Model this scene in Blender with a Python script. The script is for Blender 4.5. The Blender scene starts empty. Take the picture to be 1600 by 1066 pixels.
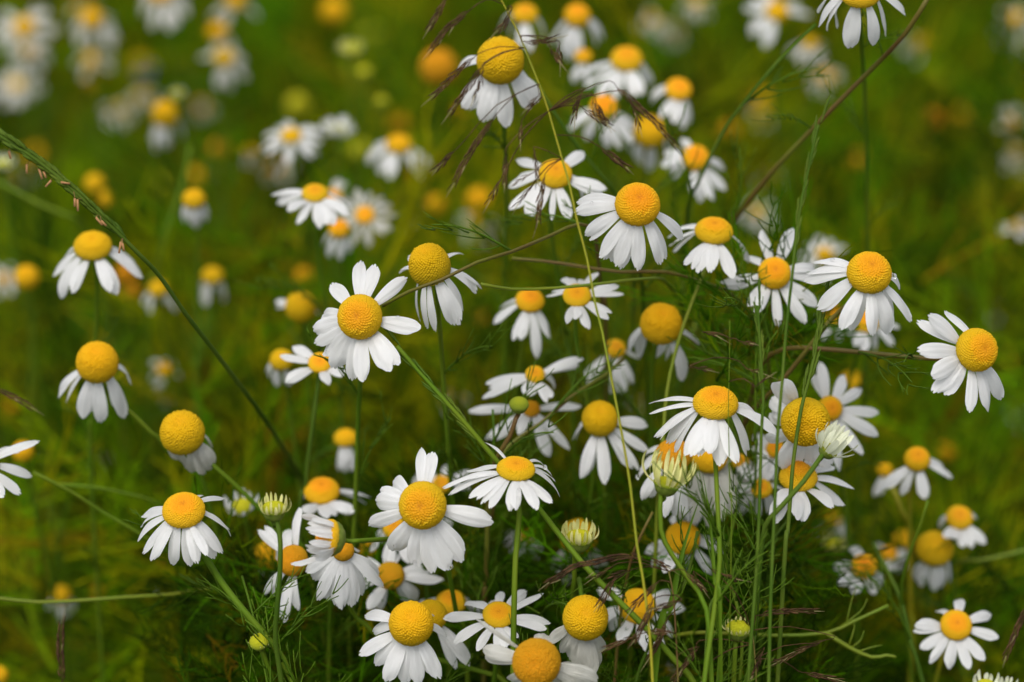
import bpy, math, random
import numpy as np
from mathutils import Vector, Matrix
random.seed(7); RNG = np.random.default_rng(7)
sc = bpy.context.scene
COL = sc.collection

# ------------------------------------------------------------ camera
PITCH = math.radians(25.0)
CAM = np.array([0.0, 0.0, 0.75])
LENS = 100.0
FW = np.array([0, math.cos(PITCH), -math.sin(PITCH)])
UP = np.array([0, math.sin(PITCH), math.cos(PITCH)])
RT = np.array([1.0, 0, 0])
cd = bpy.data.cameras.new('camera'); cam = bpy.data.objects.new('camera', cd); COL.objects.link(cam)
cam.location = CAM; cam.rotation_euler = (math.radians(90) - PITCH, 0, 0)
cd.lens = LENS; cd.sensor_width = 36; cd.clip_start = 0.01; cd.clip_end = 500
cd.dof.use_dof = True; cd.dof.focus_distance = 0.572; cd.dof.aperture_fstop = 9.2
sc.camera = cam
# ------------------------------------------------------------ world, sun, exposure
w = bpy.data.worlds.new('World'); sc.world = w; w.use_nodes = True
nt = w.node_tree; sky = nt.nodes.new('ShaderNodeTexSky'); sky.sky_type = 'NISHITA'; sky.sun_disc = False
sky.sun_elevation = math.radians(62); sky.sun_rotation = math.radians(205)
sky.air_density = 0.8; sky.dust_density = 3.0; sky.ozone_density = 0.6
bg = nt.nodes['Background']; bg.inputs[1].default_value = 0.13
hs = nt.nodes.new('ShaderNodeHueSaturation'); hs.inputs['Saturation'].default_value = 0.35   # overcast: the blue is veiled
nt.links.new(sky.outputs[0], hs.inputs['Color']); nt.links.new(hs.outputs[0], bg.inputs[0])
sd = bpy.data.lights.new('sun', 'SUN'); sun = bpy.data.objects.new('sun', sd); COL.objects.link(sun)
sd.energy = 1.1; sd.angle = math.radians(45); sd.color = (1, .96, .9)
SUN_EL, SUN_AZ = math.radians(62), math.radians(205)
sv = Vector((math.sin(SUN_AZ) * math.cos(SUN_EL), math.cos(SUN_AZ) * math.cos(SUN_EL), math.sin(SUN_EL)))
sun.rotation_euler = sv.to_track_quat('Z', 'Y').to_euler(); sun.location = (0, 0, 3)
sc.view_settings.view_transform = 'Standard'; sc.view_settings.look = 'None'
sc.view_settings.exposure = 0.55; sc.view_settings.gamma = 1.0
sc.render.engine = 'CYCLES'
sc.cycles.use_denoising = True
sc.cycles.max_bounces = 8; sc.cycles.transparent_max_bounces = 8

# ------------------------------------------------------------ helpers
K = 36.0 / LENS / 1600.0           # metres per photo pixel per metre of depth
def P(px, py, d):
    return CAM + FW * d + RT * ((px - 800) * K * d) + UP * ((533 - py) * K * d)
def proj(p):
    q = p - CAM; d = q @ FW
    return 800 + (q @ RT) / (K * d), 533 - (q @ UP) / (K * d)
def unit(v):
    v = np.asarray(v, float); return v / (np.linalg.norm(v) + 1e-12)

def mat(name, col, rough=.6, spec=.25, trans=0, bump=None, var=None, attr=None, ramp=None):
    m = bpy.data.materials.new(name); m.use_nodes = True; n = m.node_tree.nodes; l = m.node_tree.links
    b = n['Principled BSDF']; out = n['Material Output']
    b.inputs['Base Color'].default_value = (*col, 1); b.inputs['Roughness'].default_value = rough
    b.inputs['Specular IOR Level'].default_value = spec
    src = None
    if attr:
        a = n.new('ShaderNodeAttribute'); a.attribute_name = attr
        if ramp:
            r = n.new('ShaderNodeValToRGB'); cr = r.color_ramp
            while len(cr.elements) < len(ramp): cr.elements.new(.5)
            for e, (p_, c_) in zip(cr.elements, ramp): e.position = p_; e.color = (*c_, 1)
            l.new(a.outputs['Fac'], r.inputs[0]); src = r.outputs[0]
        else: src = a.outputs['Color']
    if var:                                   # (scale, amount, other colour): natural mottling of the surface
        tc = n.new('ShaderNodeTexCoord'); no = n.new('ShaderNodeTexNoise'); no.inputs['Scale'].default_value = var[0]
        no.inputs['Detail'].default_value = 4
        l.new(tc.outputs['Object'], no.inputs['Vector'])
        mr = n.new('ShaderNodeMapRange'); mr.inputs[1].default_value = .38; mr.inputs[2].default_value = .66
        mr.inputs[4].default_value = var[1]; l.new(no.outputs['Fac'], mr.inputs[0])
        mx = n.new('ShaderNodeMix'); mx.data_type = 'RGBA'; l.new(mr.outputs[0], mx.inputs[0])
        if src is not None: l.new(src, mx.inputs[6])
        else: mx.inputs[6].default_value = (*col, 1)
        mx.inputs[7].default_value = (*var[2], 1); src = mx.outputs[2]
    if attr == 't':                           # every flower ripens to its own shade
        oi = n.new('ShaderNodeObjectInfo'); h = n.new('ShaderNodeHueSaturation')
        m1 = n.new('ShaderNodeMapRange'); m1.inputs[3].default_value = .499; m1.inputs[4].default_value = .513; l.new(oi.outputs['Random'], m1.inputs[0]); l.new(m1.outputs[0], h.inputs['Hue'])
        m2 = n.new('ShaderNodeMapRange'); m2.inputs[3].default_value = 1.03; m2.inputs[4].default_value = .86; l.new(oi.outputs['Random'], m2.inputs[0]); l.new(m2.outputs[0], h.inputs['Value'])
        l.new(src, h.inputs['Color']); src = h.outputs[0]
    if src is not None: l.new(src, b.inputs['Base Color'])
    if bump:
        tc = n.new('ShaderNodeTexCoord'); mp = n.new('ShaderNodeMapping'); no = n.new('ShaderNodeTexNoise')
        l.new(tc.outputs[bump[3] if len(bump) > 3 else 'Object'], mp.inputs[0]); mp.inputs['Scale'].default_value = bump[0]
        no.inputs['Scale'].default_value = 1; no.inputs['Detail'].default_value = 3
        l.new(mp.outputs[0], no.inputs['Vector'])
        bp = n.new('ShaderNodeBump'); bp.inputs['Strength'].default_value = bump[1]; bp.inputs['Distance'].default_value = bump[2]
        l.new(no.outputs['Fac'], bp.inputs['Height']); l.new(bp.outputs[0], b.inputs['Normal'])
    if trans:
        t = n.new('ShaderNodeBsdfTranslucent'); s = n.new('ShaderNodeMixShader'); s.inputs[0].default_value = trans
        if src is not None: l.new(src, t.inputs[0])
        else: t.inputs[0].default_value = (*col, 1)
        l.new(b.outputs[0], s.inputs[1]); l.new(t.outputs[0], s.inputs[2]); l.new(s.outputs[0], out.inputs[0])
    return m

M = {
 'petal': mat('petal_white', (.90, .90, .89), .5, .3, .36, bump=((22, 1.3, 1), .6, .0004, 'UV'), var=(160, .25, (.84, .84, .80))),
 'petal_old_shade': mat('petal_ageing_shade', (.80, .79, .72), .55, .3, .28, bump=((22, 1.3, 1), .9, .0006, 'UV'), var=(160, .5, (.66, .64, .52))),  # ageing petals near; on far daisies, shade put into the colour
 'petal_green': mat('petal_opening', (.80, .82, .62), .55, .3, .25, bump=((20, 1.4, 1), .4, .0003, 'UV')),
 'petal_yellow': mat('petal_bud_yellow', (.80, .76, .34), .55, .3, .25, var=(200, .6, (.5, .55, .08))),
 'disc_fresh': mat('disc_fresh', (.8, .4, 0), .6, .2, attr='t', ramp=[(0, (.58, .18, .001)), (.10, (.72, .26, .001)), (.34, (.76, .30, .001)), (.50, (.70, .365, .0015)), (.85, (.60, .34, .003)), (1, (.38, .27, .010))]),
 'disc_mature': mat('disc_mature', (.8, .4, 0), .65, .15, attr='t', ramp=[(0, (.68, .31, .001)), (.3, (.68, .36, .0015)), (.65, (.56, .325, .003)), (1, (.32, .25, .010))], var=(5, .30, (.62, .34, .005))),
 'disc_ochre': mat('disc_ochre', (.7, .3, 0), .7, .15, attr='t', ramp=[(0, (.62, .22, .002)), (.4, (.56, .23, .003)), (.75, (.45, .22, .005)), (1, (.33, .21, .010))], var=(9, .6, (.46, .22, .006))),
 'disc_green': mat('disc_greenish', (.5, .5, 0), .65, .15, attr='t', ramp=[(0, (.46, .42, .010)), (.5, (.42, .40, .012)), (1, (.22, .28, .02))]),
 'disc_bud': mat('disc_bud_green', (.3, .33, .01), .65, .15, attr='t', ramp=[(0, (.26, .28, .010)), (.5, (.20, .24, .012)), (1, (.10, .15, .015))]),
 'stem_olive': mat('stem_olive', (.16, .19, .01), .5, .25, 0, var=(70, .8, (.11, .19, .01))),
 'cup': mat('sepal_green', (.13, .19, .02), .6, .25, .1, var=(900, .6, (.25, .30, .05))),
 'stem': mat('stem_green', (.080, .155, .006), .6, .12, 0, var=(60, .7, (.14, .18, .01))),
 'stem_dark': mat('stem_deep_green', (.045, .095, .006), .65, .10, 0, var=(60, .6, (.12, .17, .02))),
 'stem_yellow': mat('stem_straw', (.30, .26, .01), .5, .3, 0, var=(70, .8, (.18, .24, .01))),
 'stem_red': mat('stem_reddish', (.11, .062, .015), .5, .25, 0, var=(60, .9, (.12, .14, .012))),
 'leaf': mat('leaf_feathery', (.08, .17, .006), .55, .2, .3, var=(50, .6, (.15, .24, .01))),
 'grass_green': mat('grass_spike_green', (.07, .13, .010), .6, .15, .15, var=(120, .7, (.15, .20, .02))),
 'husk': mat('husk_brown', (.050, .024, .012), .6, .12, .1, var=(400, .6, (.17, .095, .035))),
 'awn': mat('awn_straw', (.38, .32, .14), .5, .3, .1),
 'anther': mat('anther_rust', (.42, .22, .09), .6, .2, .1),
 'purple': mat('petal_purple', (.07, .06, .20), .6, .2, .2),
 'under': mat('undergrowth', (.1, .15, .01), .6, .06, .42, attr='tint'),
 'soil': mat('soil', (.030, .030, .010), .95, .05, var=(8, .9, (.03, .05, .006)), bump=((60, 60, 60), .8, .01)),
}
wm = bpy.data.materials.new('water'); wm.use_nodes = True
wb = wm.node_tree.nodes['Principled BSDF']; wb.inputs['Roughness'].default_value = 0.0
wb.inputs['IOR'].default_value = 1.33; wb.inputs['Transmission Weight'].default_value = 1.0
wb.inputs['Base Color'].default_value = (1, 1, 1, 1); M['water'] = wm

def mkmesh(name, V, F, m, smooth=True, uv=None, fattr=None):
    me = bpy.data.meshes.new(name)
    me.from_pydata([tuple(v) for v in V], [], F)
    if smooth: me.polygons.foreach_set('use_smooth', [True] * len(me.polygons))
    if uv is not None:
        lay = me.uv_layers.new(name='UVMap')
        idx = np.empty(len(me.loops), int); me.loops.foreach_get('vertex_index', idx)
        lay.data.foreach_set('uv', np.asarray(uv)[idx].astype(np.float32).ravel())
    if fattr is not None:
        a = me.attributes.new('t', 'FLOAT', 'POINT'); a.data.foreach_set('value', np.asarray(fattr, np.float32))
    me.materials.append(M[m]); me.update(); return me
def link(name, me, parent=None, loc=None, rot=None, scale=None):
    o = bpy.data.objects.new(name, me); COL.objects.link(o)
    if parent is not None: o.parent = parent
    if loc is not None: o.location = tuple(loc)
    if rot is not None: o.rotation_mode = 'QUATERNION'; o.rotation_quaternion = rot
    if scale is not None: o.scale = (scale,) * 3 if not hasattr(scale, '__len__') else scale
    return o
def tag(o, label=None, cat=None, group=None, kind=None):
    for k, v in (('label', label), ('category', cat), ('group', group), ('kind', kind)):
        if v: o[k] = v
    return o
def root(name, loc, label, cat, group=None):
    o = bpy.data.objects.new(name, None); COL.objects.link(o); o.empty_display_size = .01
    o.location = tuple(loc); return tag(o, label, cat, group)

def smooth_path(pts, step=.004):
    pts = [np.asarray(p, float) for p in pts]
    if len(pts) < 3:
        return [pts[0] + (pts[-1] - pts[0]) * t for t in np.linspace(0, 1, 6)]
    Q = [2 * pts[0] - pts[1]] + pts + [2 * pts[-1] - pts[-2]]; out = []
    for i in range(1, len(Q) - 2):
        a, b, c, d = Q[i - 1:i + 3]; n = int(min(10, max(2, np.linalg.norm(c - b) / step)))
        for k in range(n):
            t = k / n
            out.append(.5 * (2 * b + (c - a) * t + (2 * a - 5 * b + 4 * c - d) * t * t + (3 * b - a - 3 * c + d) * t ** 3))
    out.append(pts[-1]); return out
def tube(path, r0, r1=None, sides=7, ridges=False):
    path = np.array(path); n = len(path); r1 = r0 if r1 is None else r1
    T = np.gradient(path, axis=0); T /= np.linalg.norm(T, axis=1)[:, None] + 1e-12
    N = unit(np.cross(T[0], [.31, .9, .27])); V = []; F = []
    for i in range(n):
        N = unit(N - T[i] * (N @ T[i])); B = np.cross(T[i], N); r = r0 + (r1 - r0) * i / (n - 1)
        for k in range(sides):
            a = 2 * math.pi * k / sides; rr = r * (1.0 if not ridges or k % 2 else .86)
            V.append(path[i] + (N * math.cos(a) + B * math.sin(a)) * rr)
    for i in range(n - 1):
        for k in range(sides):
            F.append((i * sides + k, i * sides + (k + 1) % sides, (i + 1) * sides + (k + 1) % sides, (i + 1) * sides + k))
    F.append(tuple(range(sides - 1, -1, -1))); F.append(tuple((n - 1) * sides + k for k in range(sides)))
    return V, F
class MB:
    def __init__(s): s.V = []; s.F = []
    def add(s, V, F):
        o = len(s.V); s.V += [np.asarray(v) for v in V]; s.F += [tuple(i + o for i in f) for f in F]; return s
    def build(s, name, m, parent=None, off=None):
        V = s.V if off is None else [v - off for v in s.V]
        return link(name, mkmesh(name, V, s.F, m), parent)

def to_ground(pts, spread=.05):
    """continue a path of world points on down to the soil"""
    L = pts[-1]; D = unit(pts[-1] - pts[-2]); h = L[2]
    hx = D[0] * .5 * min(1, h) * spread * 4; hy = D[1] * spread * 2
    a = L + D * .02 + np.array([0, 0, -.01])
    b = np.array([L[0] + hx + D[0] * .02 , L[1] + hy + .01, h * .45])
    c = np.array([L[0] + hx * 1.2 + D[0] * .02, L[1] + hy * 1.2 + .015, -.003])
    return pts + [a, b, c]

# ------------------------------------------------------------ feathery leaves (templates)
def leaf_template(seed, pairs=6, L=.017):
    r = random.Random(seed); mb = MB()
    ph = r.uniform(-.5, .5)
    rach = [np.array([0, t * L, math.sin(t * 2.2) * L * .18 + ph * .004 * t]) for t in np.linspace(0, 1, 7)]
    mb.add(*tube(rach, .00028, .00013, 4))
    for i in range(pairs):
        t = .15 + .8 * i / (pairs - 1); p = np.array([0, t * L, math.sin(t * 2.2) * L * .18])
        for s in (-1, 1):
            if r.random() < .12: continue
            l = L * r.uniform(.22, .42) * (1 - .45 * abs(t - .45)); az = r.uniform(.5, 1.05); el = r.uniform(-.5, .7)
            d = np.array([s * math.sin(az) * math.cos(el), math.cos(az), math.sin(el)])
            cv = r.uniform(.1, .7); q = [p + d * l * k + np.array([-.35 * s * cv * k * k * l, cv * k * k * l, .3 * k * k * l]) for k in (0, .35, .7, 1)]
            mb.add(*tube(q, .00019, .00009, 3))
            if r.random() < .6:
                d2 = unit(d + np.array([-.5 * s, .8, r.uniform(-.4, .6)])); b = q[2]
                mb.add(*tube([b, b + d2 * l * .45], .00015, .00008, 3))
    return mb
LEAFT = [leaf_template(i, 5 + i % 3) for i in range(7)]
LEAFM = [mkmesh('leaf', t.V, t.F, 'leaf', True) for t in LEAFT]
def add_leaves(rt, path, start, gap, zmin=.30, size=1.0, rnd=random, m=9):
    base = np.array(rt.location); acc = 0; nxt = start; cnt = 0
    for a, b in zip(path[:-1], path[1:]):
        acc += np.linalg.norm(b - a)
        if acc > nxt and b[2] > zmin and cnt < m:
            nxt = acc + gap * rnd.uniform(.7, 1.4); cnt += 1
            T = unit(b - a) * (-1 if (b - a)[2] < 0 else 1); rv = unit(np.array([rnd.uniform(-1, 1), rnd.uniform(-1, .6), rnd.uniform(-.2, .5)]))
            y = unit(rv + T * .55); x = unit(np.cross(y, [0.1, 0.05, 1])); z = np.cross(x, y)
            q = Matrix(((x[0], y[0], z[0]), (x[1], y[1], z[1]), (x[2], y[2], z[2]))).to_quaternion()
            link('leaf', rnd.choice(LEAFM), rt, b - base, q, size * rnd.uniform(.65, 1.15))

# ------------------------------------------------------------ flower disc templates
def disc_template(hr, tmax, nf, cone=0.0, seed=1, res=(232, 116), amp=.046):
    r = np.random.default_rng(seed); ns, nr = res; V = []; F = []; th = []
    for i in range(nr):
        t = (i + 1) / nr * tmax
        for k in range(ns):
            a = 2 * math.pi * (k + .5 * (i % 2)) / ns; V.append((math.sin(t) * math.cos(a), math.sin(t) * math.sin(a), math.cos(t))); th.append(t / tmax)
    V.append((0, 0, 1)); th.append(0); V = np.array(V); th = np.array(th)
    kk = np.arange(nf) + .5; zc = 1 - kk / nf * (1 - math.cos(tmax)); rr = np.sqrt(1 - zc ** 2); g = kk * 2.39996
    S = np.stack([rr * np.cos(g), rr * np.sin(g), zc], 1)
    S = S + r.normal(0, .15 * math.sqrt(6.28 * (1 - math.cos(tmax)) / nf) * .56, S.shape); S /= np.linalg.norm(S, axis=1)[:, None]
    sp = math.sqrt(2 * math.pi * (1 - math.cos(tmax)) / nf) * .56
    D2 = np.maximum(0, 2 - 2 * V @ S.T); j = D2.argmin(1); dm = np.sqrt(D2[np.arange(len(V)), j])
    tf = np.arccos(zc) / tmax; fa = .7 + .6 * r.random(nf)
    ring = np.exp(-((tf - .42) / .09) ** 2); fa *= (1 + 1.3 * ring * r.random(nf)); fa[tf < .1] *= .5
    bump = np.clip(1 - (dm / sp) ** 2.6, -.45, 1) * amp * fa[j]
    top = np.exp(-(th / .13) ** 2) * .07                     # the little dimple at the crown
    R = 1 + bump - top + r.normal(0, .0012, len(V)); P_ = V * R[:, None]
    if cone: P_[:, 2] *= 1 + cone * np.exp(-(th / .38) ** 2); 
    P_[:, 2] *= hr
    if cone: P_[:, :2] *= (1 - .22 * cone * np.exp(-((th - .45) / .25) ** 2))[:, None]
    for k in range(ns): F.append((len(V) - 1, k, (k + 1) % ns))
    for i in range(nr - 1):
        for k in range(ns):
            a, b = i * ns + k, i * ns + (k + 1) % ns; c, d = a + ns, b + ns
            F.append((a, c, d, b)) if i % 2 == 0 else F.append((a, c, d, b))
    t = np.clip(th + (fa[j] - 1) * .07 + .10 * (dm / sp > .86), 0, 1)
    return P_, F, t
DT = {}
def disc_mesh(kind, m):
    key = (kind, m)
    if key not in DT:
        hr, tm, nf, cone = {'flat': (.42, 1.75, 500, 0), 'low': (.60, 1.85, 560, 0), 'dome': (.80, 1.95, 680, 0),
                            'ball': (.97, 2.10, 780, 0), 'tall': (1.12, 2.05, 780, 0), 'cone': (.62, 1.75, 420, .7)}[kind]
        P_, F, t = disc_template(hr, tm, nf, cone, len(DT) + 3); DT[key] = (mkmesh('flower_disc', P_, F, m, True, fattr=t), hr, tm)
    return DT[key]

# ------------------------------------------------------------ one petal
def petal_geo(B, er, n, ephi, delta, L, hw, bow=.09, cup=.25, twist=0, nu=13, nv=9, jag=1.0, rnd=random, pinch=.42, wave=0):
    d = math.cos(delta) * er - math.sin(delta) * n; mm = math.sin(delta) * er + math.cos(delta) * n
    w0, q0 = ephi, mm; V = []; UV = []; F = []
    nt_ = [rnd.uniform(.3, 1.3) for _ in range(2)]; sk = rnd.uniform(-.05, .05); ph = rnd.uniform(0, 6)
    for i in range(nu + 1):
        s0 = i / nu
        if s0 < .62: f = pinch + (1 - pinch) * math.sin(s0 / .62 * math.pi / 2) ** .9
        else: f = .40 + .60 * math.sqrt(max(0, 1 - ((s0 - .62) / .40) ** 2.3))
        tw = twist * s0; wd = w0 * math.cos(tw) + q0 * math.sin(tw); qd = q0 * math.cos(tw) - w0 * math.sin(tw)
        for j in range(nv):
            v = -1 + 2 * j / (nv - 1)
            ln = 1 - .115 * abs(v) ** 2.4 - jag * .06 * (nt_[0] * math.exp(-((v + .36) / .15) ** 2) + nt_[1] * math.exp(-((v - .36) / .15) ** 2)) + sk * v
            s = s0 * (1 + (ln - 1) * s0 ** 2)
            g = -.10 * (math.exp(-((v + .36) / .13) ** 2) + math.exp(-((v - .36) / .13) ** 2)) * min(1, s0 * 4)
            p = B + d * L * s + mm * L * (bow * 4 * s * (1 - s)) + wd * (v * hw * f) + qd * hw * (-cup * v * v * f + g + wave * math.sin(s0 * 7 + ph + v * 2) * s0)
            V.append(p); UV.append((v * .5 + .5, s0))
    for i in range(nu):
        for j in range(nv - 1):
            a = i * nv + j; F.append((a, a + 1, a + nv + 1, a + nv))
    return V, F, UV

PH = np.radians(np.arange(0, 360, 3.0)); LR = np.linspace(.6, 1.45, 12)
def solve_petal(C, n, e1, e2, ra, tip, R, Lp, dp, lo, hi):
    DL = np.radians(np.arange(lo, hi, 4.0))
    ph, dl, lr = np.meshgrid(PH, DL, LR, indexing='ij'); ph = ph.ravel(); dl = dl.ravel(); L = lr.ravel() * Lp
    er = np.cos(ph)[:, None] * e1 + np.sin(ph)[:, None] * e2
    Q = C + er * ra + (L * np.cos(dl))[:, None] * er - (L * np.sin(dl))[:, None] * n
    q = Q - CAM; d = q @ FW; x = 800 + (q @ RT) / (K * d); y = 533 - (q @ UP) / (K * d)
    cost = ((x - tip[0]) ** 2 + (y - tip[1]) ** 2) / 4.0 + ((dl - math.radians(dp)) / .5) ** 2 + ((lr.ravel() - 1) / .16) ** 2
    i = cost.argmin(); return ph[i], dl[i], L[i]

BASES = []
def daisy(label, c, R, kind='dome', ax=(0, .55), d=.6, tips=(), auto=None, dm='fresh', pm='petal', dp=30, Lr=2.5, wid=.155,
          stem=None, smat='stem', leaves=(.030, .022), group=None, zone=(0, 0, 1), lo=-30, hi=104, name='daisy', rs=.00052, cat='flower', bow=.09, size=1, cupr=.80, lm=10, cupd=1.0):
    ox, oy, s = zone; cx, cy = ox + c[0] / s, oy + c[1] / s; R = R / s
    rnd = random.Random(int(cx * 7 + cy * 13)); Rm = R * K * d
    a, b = ax; az = math.sqrt(max(.02, 1 - a * a - b * b)); n = unit(RT * a + UP * b - FW * az)
    me, hr, tm = disc_mesh(kind, 'disc_' + dm)
    C = P(cx, cy, d); e1 = unit(np.cross(n, [0.02, .03, 1]) if abs(n[2]) < .98 else np.cross(n, [1, 0, 0])); e2 = np.cross(n, e1)
    att = C + n * (Rm * hr * math.cos(tm) * .92); ra = Rm * math.sin(tm) * .86
    # stem
    cupb = att - n * Rm * .38 * cupd
    if stem: pts = [cupb, cupb - n * Rm * .5] + [P(*(q if len(q) > 2 else (q[0], q[1], d + .004))) for q in stem]
    else:
        lean = np.array([rnd.uniform(-.05, .05), rnd.uniform(-.01, .06), 0])
        q = cupb - n * .012; pts = [cupb, q, q * .93 + np.array([q[0], q[1], q[2] - .045]) * .07 + np.array([lean[0] * .1 - n[0] * .006, lean[1] * .1 + .004, -.028])]
    path = smooth_path(to_ground(pts)); foot = np.array([path[-1][0], path[-1][1], 0.0])
    rt = root(name, foot, label, cat, group)
    V, F = tube([p - foot for p in path], rs, rs * 1.35, 7, True); link('stem', mkmesh('stem', V, F, smat), rt)
    # receptacle with its sepals
    mb = MB(); prof = [(1.0, .02), (.97, -.10), (.80, -.26), (.50, -.37), (.20, -.44), (.05, -.5)]; sg = 22; VV = []; FF = []
    for i, (rr, z) in enumerate(prof):
        for k in range(sg):
            an = 2 * math.pi * k / sg; sr = ra * rr * (1.02 if k % 2 else .93) * cupr / .80
            VV.append(att + (e1 * math.cos(an) + e2 * math.sin(an)) * sr + n * Rm * z * cupd)
    for i in range(len(prof) - 1):
        for k in range(sg): FF.append((i * sg + k, i * sg + (k + 1) % sg, (i + 1) * sg + (k + 1) % sg, (i + 1) * sg + k))
    mb.add(VV, FF).build('sepal_cup', 'cup', rt, foot)
    q = Matrix(((e1[0], e2[0], n[0]), (e1[1], e2[1], n[1]), (e1[2], e2[2], n[2]))).to_quaternion()
    dq = link('flower_disc', me, rt, C - foot, q, Rm)
    nu, nv = (15, 11) if d < .63 else (9, 7)
    specs = []
    for tp in tips:
        wf = tp[2] if len(tp) > 2 else 1.0
        ph, dl, L = solve_petal(att, n, e1, e2, ra, (ox + tp[0] / s, oy + tp[1] / s), R, Lr * Rm, dp, lo, hi); specs.append((ph, dl, L, wf))
    if auto:
        k, dd, gap = auto; p0 = rnd.uniform(0, 6.28)
        for i in range(k):
            if rnd.random() < gap: continue
            specs.append((p0 + 6.283 * (i + rnd.uniform(-.25, .25)) / k, math.radians(dd + rnd.uniform(-14, 14)), Lr * Rm * rnd.uniform(.85, 1.12), rnd.uniform(.85, 1.15)))
    for i, (ph, dl, L, wf) in enumerate(specs):
        er = e1 * math.cos(ph) + e2 * math.sin(ph); eph = np.cross(n, er)
        B = att + er * ra - n * Rm * (.02 + .035 * (i % 3))
        V, F, UV = petal_geo(B, er, n, eph, dl, L, wid * .90 * Lr * Rm * wf * rnd.uniform(.82, 1.14), bow * rnd.uniform(.4, 1.5), rnd.uniform(.08, .42), rnd.uniform(-.5, .5), nu, nv, rnd.uniform(.5, 1.5), rnd, wave=rnd.uniform(0, .17))
        link('petal', mkmesh('petal', [v - foot for v in V], F, pm, True, UV), rt)
    if leaves: add_leaves(rt, path, leaves[0], leaves[1], .30, size, rnd, lm)
    BASES.append(foot); return rt

def bud(label, c, R, ax=(0, .9), d=.6, rays=14, rl=1.1, spread=-72, pm='petal_yellow', dm='green', stem=None, smat='stem', zone=(0, 0, 1), group=None, wid=.11, kind='low', name='daisy_bud', leaves=(.05, .04), open_=0):
    return daisy(label, c, R, kind, ax, d, auto=(rays, spread, 0) if rays else None, dm=dm, pm=pm, Lr=rl, wid=wid, stem=stem, smat=smat,
                 zone=zone, group=group, name=name, cat='flower bud', bow=-.16, leaves=leaves, cupr=.90, cupd=2.1)

# ================================================================ THE SETTING
gv = [(-40, -40, 0), (40, -40, 0), (40, 40, 0), (-40, 40, 0)]
N = 90; xs = np.concatenate([[-40], np.linspace(-3, 3, N), [40]]); ys = np.concatenate([[-40], np.linspace(-1, 6, N), [40]])
GV = [(x, y, .008 * math.sin(x * 9 + 2 * math.sin(y * 5)) * math.sin(y * 7) - .01) for y in ys for x in xs]; w_ = len(xs)
GF = [(j * w_ + i, j * w_ + i + 1, (j + 1) * w_ + i + 1, (j + 1) * w_ + i) for j in range(len(ys) - 1) for i in range(w_ - 1)]
tag(link('ground', mkmesh('ground', GV, GF, 'soil')), kind='structure')

def stuff_mesh(name, V, F, C, label, cat):
    me = bpy.data.meshes.new(name); nf, k = F.shape
    me.vertices.add(len(V)); me.vertices.foreach_set('co', V.astype(np.float32).ravel())
    me.loops.add(nf * k); me.loops.foreach_set('vertex_index', F.astype(np.int32).ravel())
    me.polygons.add(nf); me.polygons.foreach_set('loop_start', np.arange(0, nf * k, k, dtype=np.int32))
    me.update(calc_edges=True)
    a = me.attributes.new('tint', 'FLOAT_COLOR', 'POINT'); c4 = np.ones((len(V), 4), np.float32); c4[:, :3] = C; a.data.foreach_set('color', c4.ravel())
    me.materials.append(M['under']); o = link(name, me); return tag(o, label, cat, kind='stuff')
PAL = np.array([[.13, .25, .001], [.22, .33, .001], [.31, .36, .001], [.46, .42, .002], [.36, .22, .004], [.05, .11, .001], [.14, .36, .002], [.55, .48, .004]])
def clump(x, y):
    return (np.sin(x * 23 + 3 * np.sin(y * 11)) + np.sin(y * 17 + 2.5 * np.sin(x * 13 + 1)) + np.sin(x * 41 - y * 31)) / 3
def tints(n, x, y):
    c = clump(x, y); r = RNG.random(n); k = np.where(r < .26, 0, np.where(r < .46, 1, np.where(r < .60, 2, np.where(r < .70, 3, np.where(r < .77, 4, np.where(r < .87, 5, np.where(r < .96, 6, 7)))))))
    k = np.where((c > .35) & (RNG.random(n) < .55), 3, k); k = np.where((c < -.35) & (RNG.random(n) < .6), 5, k)
    c2 = clump(x * .5 + 3, y * .5 - 1); k = np.where((c2 > .35) & (RNG.random(n) < .6), 6, k)
    return np.minimum(np.array([.36, .355, .008]), PAL[k] * np.array([.72, .765, .8]) * RNG.uniform(.45, 1.5, (n, 1)) * np.exp(1.0 * clump(x * .7 + .3, y * .7))[:, None])
def blades(n, x0, x1, y0, y1, h0, h1, wd):
    x = RNG.uniform(x0, x1, n); y = y0 + (y1 - y0) * RNG.random(n) ** .85
    keep = RNG.random(n) < (.52 + .85 * clump(x * 1.3, y * 1.3)); x = x[keep]; y = y[keep]; n = len(x)
    L = RNG.uniform(h0, h1, n) * (.85 + .15 * clump(x + 2, y)) ; az = RNG.uniform(0, 6.283, n); bend = RNG.uniform(.05, .75, n); wv = RNG.uniform(.5, 1.2, n) * wd
    rows = 6; V = np.zeros((n, rows, 2, 3)); dx, dy = np.cos(az), np.sin(az); fx = RNG.uniform(0, 6.283, n)
    for i in range(rows):
        t = i / (rows - 1); out = bend * L * t ** 1.8; z = L * t * (1 - .28 * bend * t)
        w__ = wv * (1 - t ** 2.2) + .0003
        for s in (0, 1):
            V[:, i, s, 0] = x + dx * out + np.cos(fx + .4 * t) * w__ * (s - .5); V[:, i, s, 1] = y + dy * out + np.sin(fx + .4 * t) * w__ * (s - .5); V[:, i, s, 2] = z
    base = (np.arange(n) * rows * 2)[:, None]; q = np.array([[2 * i, 2 * i + 1, 2 * i + 3, 2 * i + 2] for i in range(rows - 1)])
    F = (base[:, :, None] + q[None]).reshape(-1, 4); C = np.repeat(tints(n, x, y), rows * 2, 0)
    return V.reshape(-1, 3), F, C
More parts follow.
